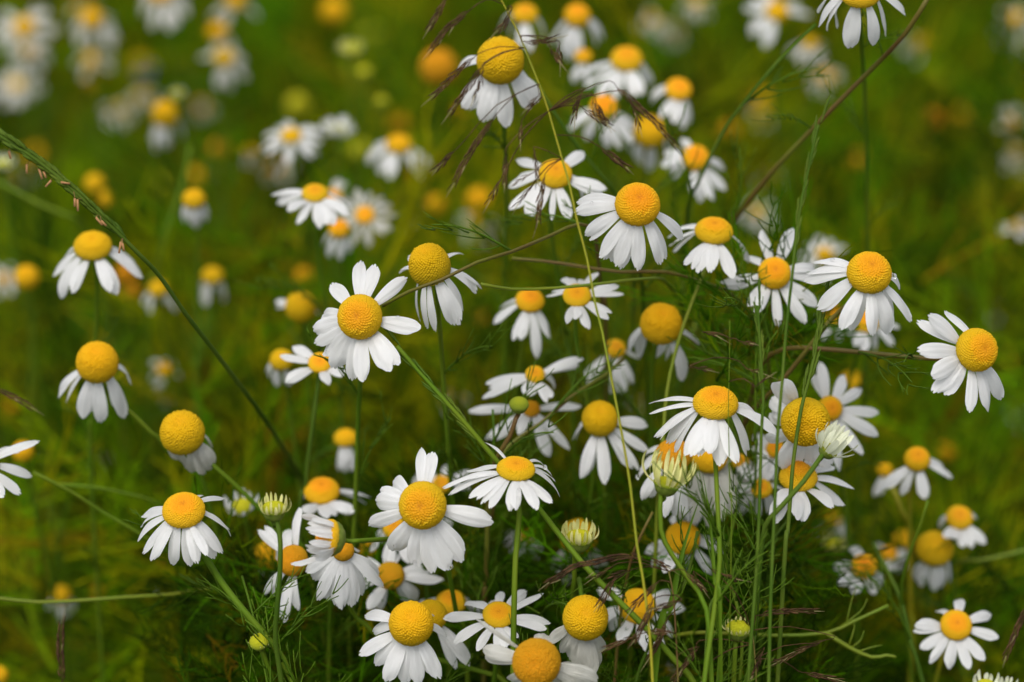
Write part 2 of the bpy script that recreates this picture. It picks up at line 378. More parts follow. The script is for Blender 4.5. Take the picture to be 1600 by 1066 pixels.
parts = [blades(9000, -.75, .75, .62, 2.6, .20, .37, .0042), blades(2600, -.6, .6, .55, 1.3, .18, .33, .0024), blades(5000, -2.6, 2.6, .9, 4.5, .2, .38, .006),
         blades(700, -.6, .6, .85, 2.3, .34, .44, .0026), blades(260, -.5, .5, .78, 1.7, .33, .46, .0055)]
off = 0; VV, FF, CC = [], [], []
for V, F, C in parts: VV.append(V); FF.append(F + off); CC.append(C); off += len(V)
stuff_mesh('grass', np.concatenate(VV), np.concatenate(FF), np.concatenate(CC), 'dense out of focus meadow grass filling the background behind the daisies', 'grass')
# a mass of feathery foliage lower down
tq = []
for t in LEAFT[:4]:
    V = np.array(t.V); F = np.array([f for f in t.F if len(f) == 4]); tq.append((V, F))
VV, FF, CC = [], [], []; off = 0
for i in range(5200):
    V, F = tq[i % 4]; y = .62 + 1.75 * RNG.random() ** 1.3; x = RNG.uniform(-.22 - .28 * y, .22 + .28 * y) ; z = RNG.uniform(.10, .37)
    if clump(np.array(x * 1.2), np.array(y * 1.2)) < -.3 and RNG.random() < .7: continue
    a, b, c = RNG.uniform(0, 6.28), RNG.uniform(-.2, 1.2), RNG.uniform(0, 6.28)
    R_ = np.array(Matrix.Rotation(a, 3, 'Z') @ Matrix.Rotation(b, 3, 'X') @ Matrix.Rotation(c, 3, 'Y'))
    s = RNG.uniform(1.5, 2.9) * (1 + .3 * (y > 1)); VV.append((V * s * np.array([1, 1, 1])) @ R_.T + (x, y, z)); FF.append(F + off); off += len(V)
    CC.append(np.repeat(tints(1, np.array([x]), np.array([y])), len(V), 0))
for x0, x1, y0, y1, d0, d1, n in ((1000, 1240, 780, 1100, .61, .70, 290), (1095, 1270, 430, 620, .60, .68, 90), (300, 1000, 860, 1100, .66, .80, 330), (1270, 1620, 930, 1110, .67, .80, 170),
                                  (-20, 420, 780, 1100, .70, .85, 160), (-20, 1620, 380, 900, .76, .95, 800), (380, 1000, 880, 1110, .61, .66, 260), (640, 1000, 760, 900, .64, .72, 140), (1120, 1290, 880, 1100, .60, .68, 110), (280, 480, 880, 1100, .60, .66, 90), (-20, 1620, 700, 1110, .77, .88, 420), (500, 1620, 120, 520, .86, 1.1, 420)):
    for i in range(n):
        px_, py_, d_ = RNG.uniform(x0, x1), RNG.uniform(y0, y1), RNG.uniform(d0, d1); c_ = P(px_, py_, d_)
        if clump(c_[0:1] * 1.6 + 1, c_[1:2] * 1.6)[0] < -.15 and d_ > .75: continue
        V, F = tq[i % 4]; R_ = np.array(Matrix.Rotation(RNG.uniform(0, 6.28), 3, 'Z') @ Matrix.Rotation(RNG.uniform(-.1, 1.3), 3, 'X') @ Matrix.Rotation(RNG.uniform(0, 6.28), 3, 'Y'))
        s = RNG.uniform(.7, 1.2) if d_ < .7 else RNG.uniform(1.3, 2.6); VV.append((V * s) @ R_.T + c_); FF.append(F + off); off += len(V)
        CC.append(np.repeat(tints(1, c_[0:1], c_[1:2]) * (1.15 if d_ < .7 else 1.1), len(V), 0))
stuff_mesh('feathery_undergrowth', np.concatenate(VV), np.concatenate(FF), np.concatenate(CC), 'fine feathery chamomile foliage tangled among the meadow grass', 'foliage')

# ================================================================ SHARP AND NEAR DAISIES
ZA = (400, 350, 2.96); ZB = (880, 270, 4.2625); ZC = (720, 540, 4.44); ZD = (980, 560, 3.95); ZE = (1160, 560, 3.95); ZF = (1200, 350, 2.96)
ZG = (0, 706, 2.96); ZH = (560, 680, 4.634); ZI = (540, 860, 5.175); ZJ = (690, 860, 5.161); ZK = (800, 706, 2.96); ZL = (1200, 706, 2.96)
ZM = (640, 0, 5.33); ZN = (800, 0, 2.96); ZO = (1200, 0, 2.96); ZP = (390, 740, 3.95)
NEAR = 'sharp daisies in the focus plane'; MID = 'slightly soft daisies just behind the focus'; FAR = 'blurred daisies in the background'; BUDS = 'daisy buds'; BALL = 'petal-less yellow discs in the background'

daisy('sharp daisy left of centre with petals spread all round a golden face turned to camera', (480, 430), 101, 'dome', (-.14, .10), .570,
      [(352, 275), (483, 172, .85), (552, 180, .85), (700, 248, .9), (758, 485), (655, 655), (618, 682), (495, 733), (440, 728), (368, 672), (312, 600), (265, 553), (266, 495), (300, 420)],
      zone=ZA, group=NEAR, dp=8, wid=.19, stem=[(560, 640, .60), (556, 760, .61), (550, 900, .62)])
daisy('daisy with tall greenish gold disc and petals swept down to the right', (803, 195), 94, 'tall', (-.22, .72), .578,
      [(1046, 300), (1022, 318), (945, 462, .9), (955, 405, .8), (915, 470), (832, 495, .6), (790, 485, .6), (758, 450, .6), (962, 132, .55), (672, 218), (700, 150)],
      zone=ZA, group=NEAR, dm='mature', dp=60, stem=[(690, 560, .60), (700, 700, .61), (712, 860, .63)])
daisy('sharp daisy upper right of centre with dimpled orange dome and reflexed petals', (495, 212), 146, 'dome', (.10, .42), .566,
      [(88, 192), (66, 262), (142, 410), (175, 445), (240, 560), (268, 576), (315, 592), (352, 626), (378, 636), (492, 652), (655, 608), (690, 570), (812, 442)],
      zone=ZB, group=NEAR, dp=35, stem=[(1004, 470, .63), (1012, 640, .66), (1010, 800, .68)])
daisy('soft daisy with low dome just right of the dimpled sharp one', (1003, 392), 124, 'low', (.05, .80), .598,
      [(700, 492), (732, 522), (802, 608, .8), (900, 672), (990, 670), (1132, 700), (1235, 600, .8), (700, 430, .8), (785, 358), (860, 640, .7)],
      zone=ZB, group=MID, dp=35, stem=[(1108, 405, .603), (1094, 440, .60), (1069, 506, .60), (1053, 560, .60), (1042, 614, .60), (1036, 690, .60)], smat='stem_olive', rs=.0004, leaves=None)
daisy('small flat daisy with upturned petals crossed by a straw grass stalk', (92, 818), 92, 'flat', (0, .62), .600,
      [(232, 662), (140, 720), (370, 745), (406, 800), (330, 932), (298, 975), (168, 1045), (85, 965), (20, 1000), (-12, 712), (38, 700), (-70, 790), (-110, 820)], zone=ZB, group=MID, dp=0, lo=-20)
daisy('soft drooping daisy partly behind the small flat daisy with upturned petals', (828, 470), 22, 'low', (.1, .65), .625,
      [(770, 505), (800, 532), (814, 530), (838, 563), (860, 528), (782, 480)], group=MID, dp=35)
daisy('soft daisy with large plain ball disc above the spread low domed one', (1033, 507), 32, 'ball', (.08, .62), .608,
      [(983, 548), (1003, 556), (1068, 594), (1092, 533), (1040, 562), (992, 540), (1025, 560)], group=MID, dm='mature', dp=60)
daisy('soft tilted daisy with small yellow disc behind the straw grass stalk', (962, 545), 16, 'low', (.15, .5), .640,
      [(903, 596), (915, 600), (979, 632, 1.4), (966, 630, 1.4), (955, 622), (990, 600), (1000, 560)], group=MID, dp=40)
daisy('soft ball-disc daisy under the straw grass stalk with long spread petals', (965, 510), 122, 'ball', (.03, .55), .606,
      [(772, 650), (800, 640), (830, 925, 1.2), (870, 900), (1010, 962, 1.1), (1302, 545), (1302, 742), (1190, 858), (1242, 860, .7)], zone=ZC, group=MID, dm='mature', dp=45)
daisy('soft daisy with wide wing-like petals and a small greenish yellow disc', (515, 202), 66, 'low', (.05, .5), .612,
      [(856, 90, 1.2), (820, 130), (165, 262, 1.2), (190, 300), (150, 370), (650, 290), (640, 350), (600, 400), (480, 345), (440, 330)], zone=ZC, group=MID, dp=12, Lr=4.4, wid=.13)
daisy('soft daisy behind the small green bud with petals fanned left and down', (490, 440), 60, 'low', (0, .45), .620,
      [(48, 460), (170, 650, 1.2), (220, 660, 1.2), (622, 772, 1.2), (590, 770), (748, 722), (700, 660), (842, 420), (400, 620)], zone=ZC, group=MID, dm='ochre', dp=20, Lr=4.6, wid=.13)
daisy('sharp wide daisy with low golden dome and many petals hanging like a skirt', (545, 280), 136, 'low', (.02, .80), .567,
      [(130, 282, .75), (135, 345, .75), (165, 482), (205, 500), (240, 522), (290, 570), (350, 600), (395, 600), (440, 602), (500, 590), (575, 662), (670, 642), (735, 605), (760, 560), (822, 375), (932, 470)], zone=ZD, group=NEAR, dp=40,
      stem=[(1116, 690, .575), (1118, 722, .567), (1122, 801, .562), (1125, 876, .560), (1117, 947, .558), (1108, 1012, .556), (1100, 1070, .555)], rs=.0005, leaves=(.030, .014))
daisy('daisy mostly hidden behind the yellow opening bud with tattered side petals', (285, 600), 112, 'low', (-.1, .6), .592,
      [(62, 742), (118, 590), (92, 868), (140, 860), (235, 980), (290, 970), (350, 965), (75, 680)], zone=ZD, group=NEAR, dp=35, dm='ochre')
daisy('daisy tucked under the skirt-petalled one with broad cream petals to lower right', (505, 605), 112, 'low', (.05, .5), .604,
      [(650, 760), (682, 850, 1.3), (650, 950, 1.3), (590, 1005), (500, 1045), (410, 1035), (310, 1000)], zone=ZD, group=NEAR, dp=35, dm='mature', pm='petal_old_shade')
daisy('small daisy wedged between the skirt-petalled one and a thick green stalk', (700, 640), 52, 'low', (.1, .5), .612,
      [(800, 700), (840, 780), (810, 880), (750, 930), (690, 900), (640, 880), (600, 700)], zone=ZD, group=MID, Lr=4.5, wid=.14, pm='petal_old_shade')
daisy('crumpled white daisy behind the two upright green grass stalks', (1190, 764), 16, 'low', (-.1, .45), .606,
      [(1152, 722), (1146, 765), (1158, 795), (1180, 812), (1206, 800), (1222, 765), (1215, 715), (1190, 700)], group=MID, Lr=3.4, wid=.2)
daisy('pale overlapped daisy low between the two upright stalks and above green threads', (1166, 752), 17, 'low', (.05, .6), .628,
      [(1128, 770), (1140, 792), (1158, 803), (1178, 802), (1196, 790), (1204, 768), (1132, 745)], group=MID, dp=35, Lr=2.8, wid=.2, leaves=None)
daisy('white daisy showing only lower petals under the cream-petalled one', (1092, 770), 16, 'low', (0, .6), .632,
      [(1050, 800), (1066, 815), (1090, 822), (1112, 812), (1130, 795), (1046, 782)], group=MID, dp=35, Lr=2.8, wid=.2, leaves=None)
daisy('white daisy glimpsed left of the olive gold ball behind the stalks', (1212, 702), 15, 'low', (-.15, .5), .622,
      [(1172, 700), (1178, 722), (1190, 742), (1208, 750), (1230, 742), (1176, 680)], group=MID, dp=30, Lr=2.8, wid=.2, leaves=None)
daisy('daisy with large olive gold ball disc beside the creamy opening flower', (388, 392), 147, 'ball', (.04, -.22), .580,
      [(215, 140, 1.1), (258, 125, .8), (182, 242), (170, 340), (245, 690, 1.2), (300, 700, 1.1), (352, 600), (435, 650, 1.1), (545, 690, 1.1), (150, 520)], zone=ZE, group=NEAR, dm='mature', dp=10, Lr=2.0, wid=.22)
daisy('soft daisy with long finger petals behind the creamy opening flower', (540, 310), 76, 'dome', (.2, .1), .612,
      [(470, 15, 1.1), (632, 108), (748, 190), (842, 345), (842, 482), (748, 602), (592, 705), (440, 100)], zone=ZE, group=MID, dp=5, Lr=3.2, wid=.16, stem=[(1315, 740, .64), (1330, 900, .65)])
daisy('creamy half-opened daisy with white finger petals still closed over its disc', (530, 565), 62, 'low', (.60, .74), .566,
      [(470, 425), (530, 385), (590, 375), (640, 410), (690, 470), (720, 530), (690, 590), (560, 400), (610, 400), (665, 440), (500, 440), (620, 450), (580, 440), (650, 500), (600, 500)],
      zone=ZE, group=NEAR, dp=-66, lo=-84, hi=-38, Lr=2.7, wid=.15, pm='petal_green', stem=[(1284, 712, .562), (1256, 752, .560), (1215, 798, .560), (1196, 822, .562), (1188, 880, .565), (1180, 980, .57)], smat='stem_dark', bow=-.07, dm='green', cupd=1.8, cupr=.9)
daisy('daisy with orange peaked disc and toothed petals below the olive gold ball', (345, 735), 116, 'cone', (-.03, .76), .588,
      [(692, 800), (632, 908), (568, 920), (382, 1005), (340, 990), (165, 960), (200, 1020, .8), (480, 570), (565, 655), (262, 600), (210, 900)], zone=ZE, group=NEAR, dp=18, stem=[(1236, 760, .592), (1226, 790, .594), (1208, 850, .60), (1195, 960, .61)], smat='stem_dark')
daisy('sharp dewy daisy upper right with a water bead beside its dome', (468, 227), 101, 'dome', (.10, .55), .566,
      [(208, 178), (176, 232), (160, 262), (225, 395), (248, 405), (345, 487), (380, 495), (490, 518), (552, 512), (578, 438), (667, 447), (615, 295), (232, 170, .6)], zone=ZF, group=NEAR, dp=35,
      stem=[(1322, 478, .590), (1298, 500, .592), (1262, 545, .595), (1234, 580, .598), (1205, 612, .60), (1170, 650, .61), (1150, 700, .62)], smat='stem_red', leaves=(.03, .02))
daisy('sharp daisy at right edge turned right with fringed orange disc', (965, 583), 98, 'dome', (.38, .16), .568,
      [(822, 398), (742, 418), (692, 440, 1.1), (687, 590, 1.1), (755, 705, 1.1), (772, 782), (815, 792), (932, 872), (1022, 870), (1082, 818)], zone=ZF, group=NEAR, dp=10,
      stem=[(1500, 562, .585), (1450, 560, .587), (1400, 556, .590), (1340, 550, .592), (1280, 545, .594), (1225, 545, .598), (1190, 570, .605), (1170, 640, .62)], smat='stem_red', leaves=(.022, .012))
daisy('soft daisy right of centre crossed by an upright green grass spike', (1210, 427), 25, 'dome', (.02, .35), .600,
      [(1190, 358), (1240, 356), (1126, 441), (1133, 450), (1168, 478), (1180, 490), (1215, 512), (1258, 508), (1279, 478), (1275, 420), (1278, 435), (1165, 402)], group=MID, dp=15, Lr=2.7)
daisy('blurred daisy under the left petals of the dewy upper right one', (1300, 492), 20, 'low', (0, .6), .665, [(1310, 535), (1288, 530), (1335, 528), (1275, 510)], group=MID, dp=35)
daisy('blurred daisy just below the dewy upper right one', (1352, 502), 21, 'low', (.05, .6), .650, [(1370, 548), (1396, 540), (1408, 512), (1352, 550), (1335, 540)], group=MID, dp=35)

daisy('soft daisy at left under the arching green grass spike', (145, 385), 29, 'low', (.03, .72), .620,
      [(82, 432, .8), (94, 465), (112, 456), (182, 460, 1.1), (172, 455), (223, 432), (215, 420), (100, 420)], group=MID, dp=40, dm='mature', smat='stem')
daisy('left daisy with round golden ball disc and drooping petals above the bare-sided one', (152, 567), 32, 'ball', (.04, .62), .603,
      [(91, 622), (105, 628, .7), (128, 652), (142, 645), (158, 660), (197, 652, 1.2), (186, 640), (203, 600)], group=MID, dm='mature', dp=62,
      stem=[(180, 625, .61), (205, 645, .612), (235, 675, .614), (262, 705, .618)], leaves=None)
daisy('bare-sided daisy at left with big golden ball and only lower petals left', (285, 677), 34, 'ball', (-.06, .62), .596,
      [(330, 733), (322, 740), (292, 730), (306, 738), (331, 698, .7), (278, 715)], group=MID, dm='mature', dp=75, Lr=1.9, wid=.22, pm='petal_old_shade',
      stem=[(318, 715, .602), (342, 735, .602), (372, 762, .604), (402, 792, .606), (430, 830, .61)], leaves=None)
daisy('daisy cut by the left frame edge with only right-hand petals showing', (-31, 724), 28, 'low', (0, .5), .588,
      [(62, 688), (51, 743), (33, 771), (6, 778), (-40, 775), (30, 700), (-70, 740)], group=NEAR, dp=20, Lr=2.4)
daisy('sharp neat daisy lower left with full even skirt of white petals', (850, 272), 96, 'low', (0, .68), .568,
      [(650, 300, .8), (655, 345, .8), (635, 408, .8), (655, 470, .9), (697, 503, .95), (800, 520, .9), (885, 530, .9), (915, 515, .9), (992, 492, .9), (1030, 470, .9), (1066, 390, .9), (1062, 355, .8), (1046, 215, .6), (935, 198, .6), (720, 480, .6), (960, 480, .7)],
      zone=ZG, group=NEAR, dp=36, Lr=2.3, wid=.165, stem=[(322, 872, .578), (350, 915, .574), (390, 965, .572), (430, 1012, .572), (458, 1066, .572)], rs=.00075, leaves=(.012, .010), lm=12)
daisy('sharp daisy lower centre facing camera with granular orange heart and dewy petals', (465, 508), 168, 'dome', (-.12, .04), .562,
      [(118, 462), (150, 400), (245, 335), (78, 665), (245, 835), (275, 842, .8), (405, 955), (522, 1008, .8), (660, 975, 1.1), (752, 922), (768, 860), (985, 630, 1.05), (460, 95, .6), (530, 113, .8), (300, 780, .8)], zone=ZH, group=NEAR, dp=10, Lr=2.35, wid=.19)
daisy('sharp flat-topped daisy right of the granular one with skewed dewy petals', (1140, 247), 136, 'flat', (.05, .84), .566,
      [(600, 385, 1.0), (640, 430, .6), (800, 445, .8), (885, 502, .8), (945, 522, .8), (1090, 538, .7), (1142, 543), (1292, 543, .9), (1405, 482), (1462, 452, .9), (1432, 325, .6), (1400, 290, .5), (790, 262), (912, 45, .35), (1350, 230, .5), (850, 470, .7)],
      zone=ZH, group=NEAR, dp=30, stem=[(812, 800, .570), (806, 870, .568), (804, 935, .568), (803, 990, .570), (802, 1070, .572)], rs=.0006, leaves=None)
daisy('soft white daisy peeping out behind the top of the granular lower centre one', (690, 757), 15, 'low', (0, .55), .645, [(650, 742), (662, 732), (700, 726), (722, 745), (735, 735), (640, 752), (735, 760)], group=MID, dp=10, Lr=3)
daisy('daisy directly behind the lower petals of the granular one', (616, 824), 18, 'low', (0, .4), .612, [(577, 862), (586, 846), (608, 885), (722, 818, 1.2), (600, 880), (640, 880)], group=MID, dp=15, Lr=3)
daisy('soft orange-hearted daisy between the granular one and the bottom ball-disc one', (360, 205), 112, 'low', (0, .30), .606,
      [(797, 245), (0, 205), (12, 322), (232, 478, 1.1), (180, 480, 1.1), (572, 392, 1.1), (505, 410), (410, 20, 1.1), (705, 130), (130, 90)], zone=ZI, group=MID, dm='ochre', dp=8, Lr=3.2, wid=.17)
daisy('sharp bottom daisy with big golden ball disc and hanging petals', (530, 592), 176, 'ball', (.02, .42), .566,
      [(155, 525, .8), (105, 845, .9), (222, 650), (240, 938), (318, 1062), (380, 1012), (478, 1085, 1.1), (590, 1092, 1.1), (762, 1038), (735, 1000), (815, 678, .8), (700, 525, .5)], zone=ZI, group=NEAR, dp=48, Lr=2.0, wid=.21, dm='mature')
daisy('daisy close behind the right shoulder of the bottom ball-disc one', (690, 525), 128, 'dome', (.15, .45), .588,
      [(1012, 938), (1000, 900), (892, 972, .7), (960, 900), (860, 900)], zone=ZI, group=NEAR, dp=45, Lr=3.0, dm='mature')
daisy('soft low daisy peeking over the two overlapping bottom discs', (850, 425), 122, 'low', (0, .75), .612,
      [(985, 425), (1050, 548), (690, 420), (600, 432), (560, 442), (1100, 500)], zone=ZI, group=MID, dp=20, Lr=2.4)
daisy('flat open daisy at the bottom between the thin upright stem and ball-disc one', (460, 520), 125, 'flat', (.03, .68), .582,
      [(478, 330), (692, 325), (825, 340, .8), (886, 590, .9), (850, 632, .8), (530, 782), (468, 862), (285, 805, .8), (95, 742), (200, 425), (10, 545), (608, 700, .8), (400, 400)], zone=ZJ, group=NEAR, dp=5, Lr=2.6, wid=.17)
daisy('bottom daisy with finely pitted gold ball and pleated petals under brown grass', (1160, 545), 178, 'ball', (.02, .35), .566,
      [(845, 742, .8), (962, 820, .7), (1030, 880), (1090, 960), (1150, 1010), (1210, 1030), (1250, 960), (1270, 830)], zone=ZJ, group=NEAR, dp=55, Lr=1.9, wid=.24, dm='mature', pm='petal_old_shade',
      stem=[(905, 905, .59), (898, 930, .60), (905, 1010, .61), (905, 1066, .62)])
daisy('bottom-edge daisy with rough ochre disc facing camera and a folded petal', (765, 905), 190, 'ball', (-.12, .0), .552,
      [(325, 792, .8), (355, 850, .7), (262, 540, .3), (1060, 985, 1.3), (1250, 1062, 1.3), (560, 1062), (910, 1085), (1100, 1070, 1.1), (830, 690, .8)], zone=ZJ, group=NEAR, dm='ochre', dp=18, Lr=2.2, wid=.2, pm='petal_old_shade')
daisy('soft daisy hidden behind the crown-like bud over brown grass', (905, 840), 28, 'ball', (0, .4), .628, [(868, 905), (862, 890), (885, 915), (930, 905), (945, 890)], group=MID, dm='mature', dp=60, Lr=2.3, pm='petal_old_shade')
daisy('soft daisy among green stalks below the skirt-petalled one', (790, 400), 78, 'dome', (.02, .4), .606,
      [(618, 470), (645, 525), (742, 290), (805, 545), (930, 562), (1006, 460), (955, 425), (700, 560), (850, 290)], zone=ZK, group=MID, dp=18, Lr=2.5, dm='mature')
daisy('daisy at the bottom veiled by brown grass spikelets', (580, 715), 84, 'low', (.05, .45), .600,
      [(398, 640), (410, 790), (450, 820), (488, 885), (620, 935), (752, 850), (760, 662), (802, 722), (700, 900)], zone=ZK, group=MID, dp=12, Lr=2.5, dm='mature')
daisy('small faint daisy below the flat-topped one and left of its thin stem', (822, 838), 12, 'flat', (0, .6), .690, [(788, 850), (784, 835), (812, 872), (848, 860), (838, 876), (800, 865)], group=FAR, dp=15, Lr=3)
daisy('soft starry daisy in the lower right corner with evenly spread petals', (870, 802), 71, 'low', (.03, .42), .606,
      [(882, 678), (783, 735), (1032, 750), (1067, 860), (1002, 968), (932, 1005), (832, 1005), (748, 978), (703, 908), (668, 830), (680, 800)], zone=ZL, group=MID, dp=8, Lr=2.3, wid=.17, dm='fresh', smat='stem_yellow')
daisy('blurred daisy right with rounded petals left of a dark green stalk', (445, 530), 58, 'low', (0, .4), .640, [(392, 438), (302, 535), (322, 612), (400, 655), (500, 655), (522, 618)], zone=ZL, group=MID, dp=12, Lr=2.4, wid=.21)
daisy('pale blurred daisy behind the rounded-petal one and touching it', (560, 470), 38, 'low', (0, .6), .690, [(572, 545), (500, 425), (590, 520), (545, 560)], zone=ZL, group=FAR, dp=15, Lr=2.4)
daisy('blurred daisy with big dull gold disc and only petals beneath at lower right', (770, 450), 85, 'dome', (0, .6), .655, [(682, 602), (760, 640), (842, 602), (705, 620), (800, 630)], zone=ZL, group=MID, dm='mature', dp=60, Lr=2.0)
daisy('dim daisy left of the dull gold disc and behind a straw stem', (625, 405), 46, 'dome', (0, .6), .70, [(600, 562), (630, 545), (585, 540)], zone=ZL, group=FAR, dm='mature', dp=60)
daisy('small blurred daisy above the dull gold disc at lower right', (885, 305), 60, 'low', (0, .55), .650, [(788, 345), (818, 398), (900, 443), (1003, 430), (962, 300), (950, 440), (850, 400)], zone=ZL, group=MID, dp=20, Lr=2.0, wid=.2)
daisy('soft daisy right of the peaked orange one with broad hanging petals', (690, 35), 59, 'dome', (0, .55), .632, [(540, 172), (490, 200), (620, 198), (722, 222, 1.2), (740, 215), (858, 118), (810, 60)], zone=ZL, group=MID, dp=30, Lr=2.6, smat='stem_yellow')
daisy('small yellow daisy half hidden left of the broad-petalled one', (540, 85), 36, 'dome', (0, .6), .68, [(490, 210), (520, 200)], zone=ZL, group=FAR, dm='mature', dp=60)
daisy('daisy at top centre with large golden ball partly veiled by brown grass', (755, 507), 192, 'ball', (0, .40), .598,
      [(405, 560, .8), (430, 890), (480, 900), (620, 1022, 1.1), (680, 1000), (800, 1062), (1000, 912), (1066, 850, 1.1), (1050, 750)], zone=ZM, group=NEAR, dm='mature', dp=55, Lr=2.0, wid=.2, stem=[(788, 200, .62), (792, 300, .64), (790, 420, .66)])
daisy('blurred daisy behind the top centre ball disc and nearer its right shoulder', (820, 22), 20, 'low', (0, .7), .720, [(783, 45), (798, 58), (830, 80), (850, 62), (812, 75)], group=FAR, dp=40)
daisy('blurred broad daisy at the top edge right of centre', (902, 25), 20, 'dome', (0, .6), .735, [(860, 68), (878, 86), (902, 92), (930, 72), (943, 60), (890, 95)], group=FAR, dp=45, Lr=2.9)
daisy('soft fully spread daisy with brown grass hanging across its face', (200, 805), 76, 'low', (.08, .55), .605,
      [(332, 703), (442, 868, 1.1), (430, 905), (268, 1022, 1.1), (90, 1003, 1.1), (60, 980), (-12, 972), (8, 842), (185, 1015, .6), (332, 905), (20, 732), (-20, 860)], zone=ZN, group=MID, dp=12, Lr=2.7)
daisy('blurred white skirted daisy above the long brown grass spikelet', (530, 275), 72, 'low', (0, .65), .710, [(280, 362), (400, 442), (470, 455), (640, 422), (655, 380), (330, 400), (560, 450), (600, 440)], zone=ZN, group=MID, dp=35)
daisy('blurred daisy right of the white skirted one with tilted orange disc', (770, 415), 60, 'low', (.1, .55), .700, [(640, 480), (690, 545), (790, 595), (822, 570), (640, 440), (750, 570)], zone=ZN, group=MID, dp=35)
daisy('faint little daisy left of the white skirted one', (330, 262), 40, 'low', (0, .6), .73, [(282, 380), (352, 400), (300, 350)], zone=ZN, group=FAR, dp=40)
daisy('blurred daisy below the arched brown grass branch with a round orange disc', (425, 500), 62, 'dome', (0, .5), .695, [(260, 602), (340, 645), (442, 682), (572, 600), (562, 662), (280, 560), (500, 690)], zone=ZN, group=MID, dp=35)
daisy('dull gold blurred daisy under the tip of the long brown spikelet', (640, 610), 78, 'dome', (0, .5), .710, [(590, 760), (640, 790), (705, 702), (550, 700)], zone=ZN, group=FAR, dm='mature', dp=50)
daisy('soft daisy with side-turned disc above the green slanting stem', (850, 732), 62, 'dome', (.05, .4), .673, [(690, 762), (740, 822), (790, 640), (982, 780), (985, 880), (870, 932), (838, 900), (932, 930), (700, 700), (720, 790)], zone=ZN, group=MID, dp=22)
daisy('daisy hanging in from the top edge right of centre with only petals showing', (425, -38), 95, 'low', (0, .62), .582, [(235, 122), (275, 142), (370, 218, 1.3), (485, 210), (548, 165), (320, 130, .8), (640, 60), (230, 60)], zone=ZO, group=NEAR, dp=45, Lr=2.5, pm='petal', stem=[(1345, 60, .61), (1352, 180, .63), (1355, 400, .66)])
# small soft daisies left of centre
daisy('soft wide daisy upper left of centre with flat yellow eye', (492, 302), 20, 'flat', (.02, .72), .640, [(424, 304), (430, 318), (448, 328), (466, 351), (500, 357), (524, 350), (545, 336), (548, 320), (510, 352)], group=MID, dp=18, Lr=2.9, wid=.19)
daisy('pale faded daisy touching the wide upper left of centre one from behind', (520, 308), 14, 'low', (0, .6), .74, [(540, 285), (548, 310), (530, 280)], group=FAR, dp=10, Lr=3, pm='petal_old_shade')
daisy('faded round daisy right below the wide upper left of centre one', (570, 336), 15, 'flat', (0, .35), .725, auto=(13, 8, .05), group=FAR, Lr=2.4, pm='petal_old_shade')
daisy('blurred daisy with downward petals under the wide upper left of centre one', (530, 358), 16, 'dome', (0, .6), .700, [(505, 385), (515, 402), (532, 405), (545, 395)], group=FAR, dp=50, Lr=2.4)
daisy('tiny starry daisy on a dark green stem left of the golden-faced sharp one', (500, 567), 18, 'flat', (0, .55), .608, [(457, 540), (437, 556, .8), (446, 598), (490, 582, .8), (512, 602), (542, 584), (505, 575, .6)], group=MID, dp=5, Lr=2.8, wid=.19,
      stem=[(498, 595, .61), (492, 640, .612), (484, 700, .615), (478, 760, .62)], smat='stem_dark', leaves=None)
daisy('blurred daisy behind and left of the tiny starry one', (440, 563), 18, 'dome', (-.05, .6), .650, [(420, 590), (432, 603), (452, 602), (418, 580)], group=MID, dp=50, Lr=2.2, dm='mature', wid=.22)
daisy('blurred yellow ball daisy with thin white side petals left of centre', (470, 480), 24, 'ball', (0, .5), .665, [(430, 470), (495, 490), (432, 480)], group=MID, dm='mature', dp=70, Lr=1.6)
daisy('small blurred capped daisy with petals straight down near lower left centre', (540, 685), 18, 'low', (0, .75), .660, [(528, 735), (540, 738), (553, 735), (534, 730), (547, 736)], group=MID, dp=80, Lr=2.2, dm='mature')
daisy('soft low daisy above the half-shut side-facing daisy at lower left centre', (503, 768), 27, 'low', (0, .78), .620, [(580, 777), (572, 785), (552, 802), (545, 800), (520, 806), (508, 808), (470, 790), (475, 800)], group=MID, dp=20, Lr=2.5)
# the crowded pair at lower left centre
daisy('half-shut daisy seen from the side with closed finger petals pointing left', (514, 841), 29, 'low', (-.88, .16), .560,
      [(470, 806), (478, 818), (480, 832), (482, 846), (478, 858), (482, 868), (476, 826), (486, 812), (474, 850), (492, 874), (452, 882, 1.2), (488, 862)],
      group=NEAR, dp=-76, lo=-88, hi=-50, Lr=1.75, wid=.15, pm='petal', stem=[(560, 845, .562), (608, 842, .572), (640, 842, .58), (655, 880, .60)], leaves=None, bow=-.06, cupr=.95, cupd=1.7)
daisy('daisy below the half-shut side-facing one with a broad bundle of drooping petals', (536, 860), 17, 'dome', (.1, .45), .578,
      [(600, 918, .9), (592, 900, .7), (556, 945), (550, 950, 1.1), (566, 930), (478, 892), (526, 948, 1.1), (534, 952, 1.2), (543, 928, 1.2), (512, 940, 1.1), (496, 938, 1.1), (488, 905), (560, 862, .5)], group=NEAR, dm='ochre', dp=45, Lr=4.5, wid=.16,
      stem=[(548, 952, .59), (570, 975, .592), (592, 995, .594), (640, 1015, .596), (700, 1036, .598), (760, 1052, .60), (800, 1075, .60)], leaves=None)
daisy('ochre-disc daisy behind the small upright bud with narrow ragged petals', (458, 876), 24, 'dome', (-.45, .25), .590,
      [(413, 927, .9), (425, 930, .8), (436, 968, .8), (444, 976, .8), (466, 954, .8), (429, 867), (468, 792), (401, 827, .9), (412, 820, .8), (450, 826)], group=NEAR, dm='ochre', dp=20, Lr=2.7, wid=.15)
daisy('soft petal-bare golden ball left of the ochre-disc daisy', (418, 870), 22, 'ball', (0, .6), .64, [(425, 905), (412, 900)], group=MID, dm='mature', dp=80, Lr=1.5)

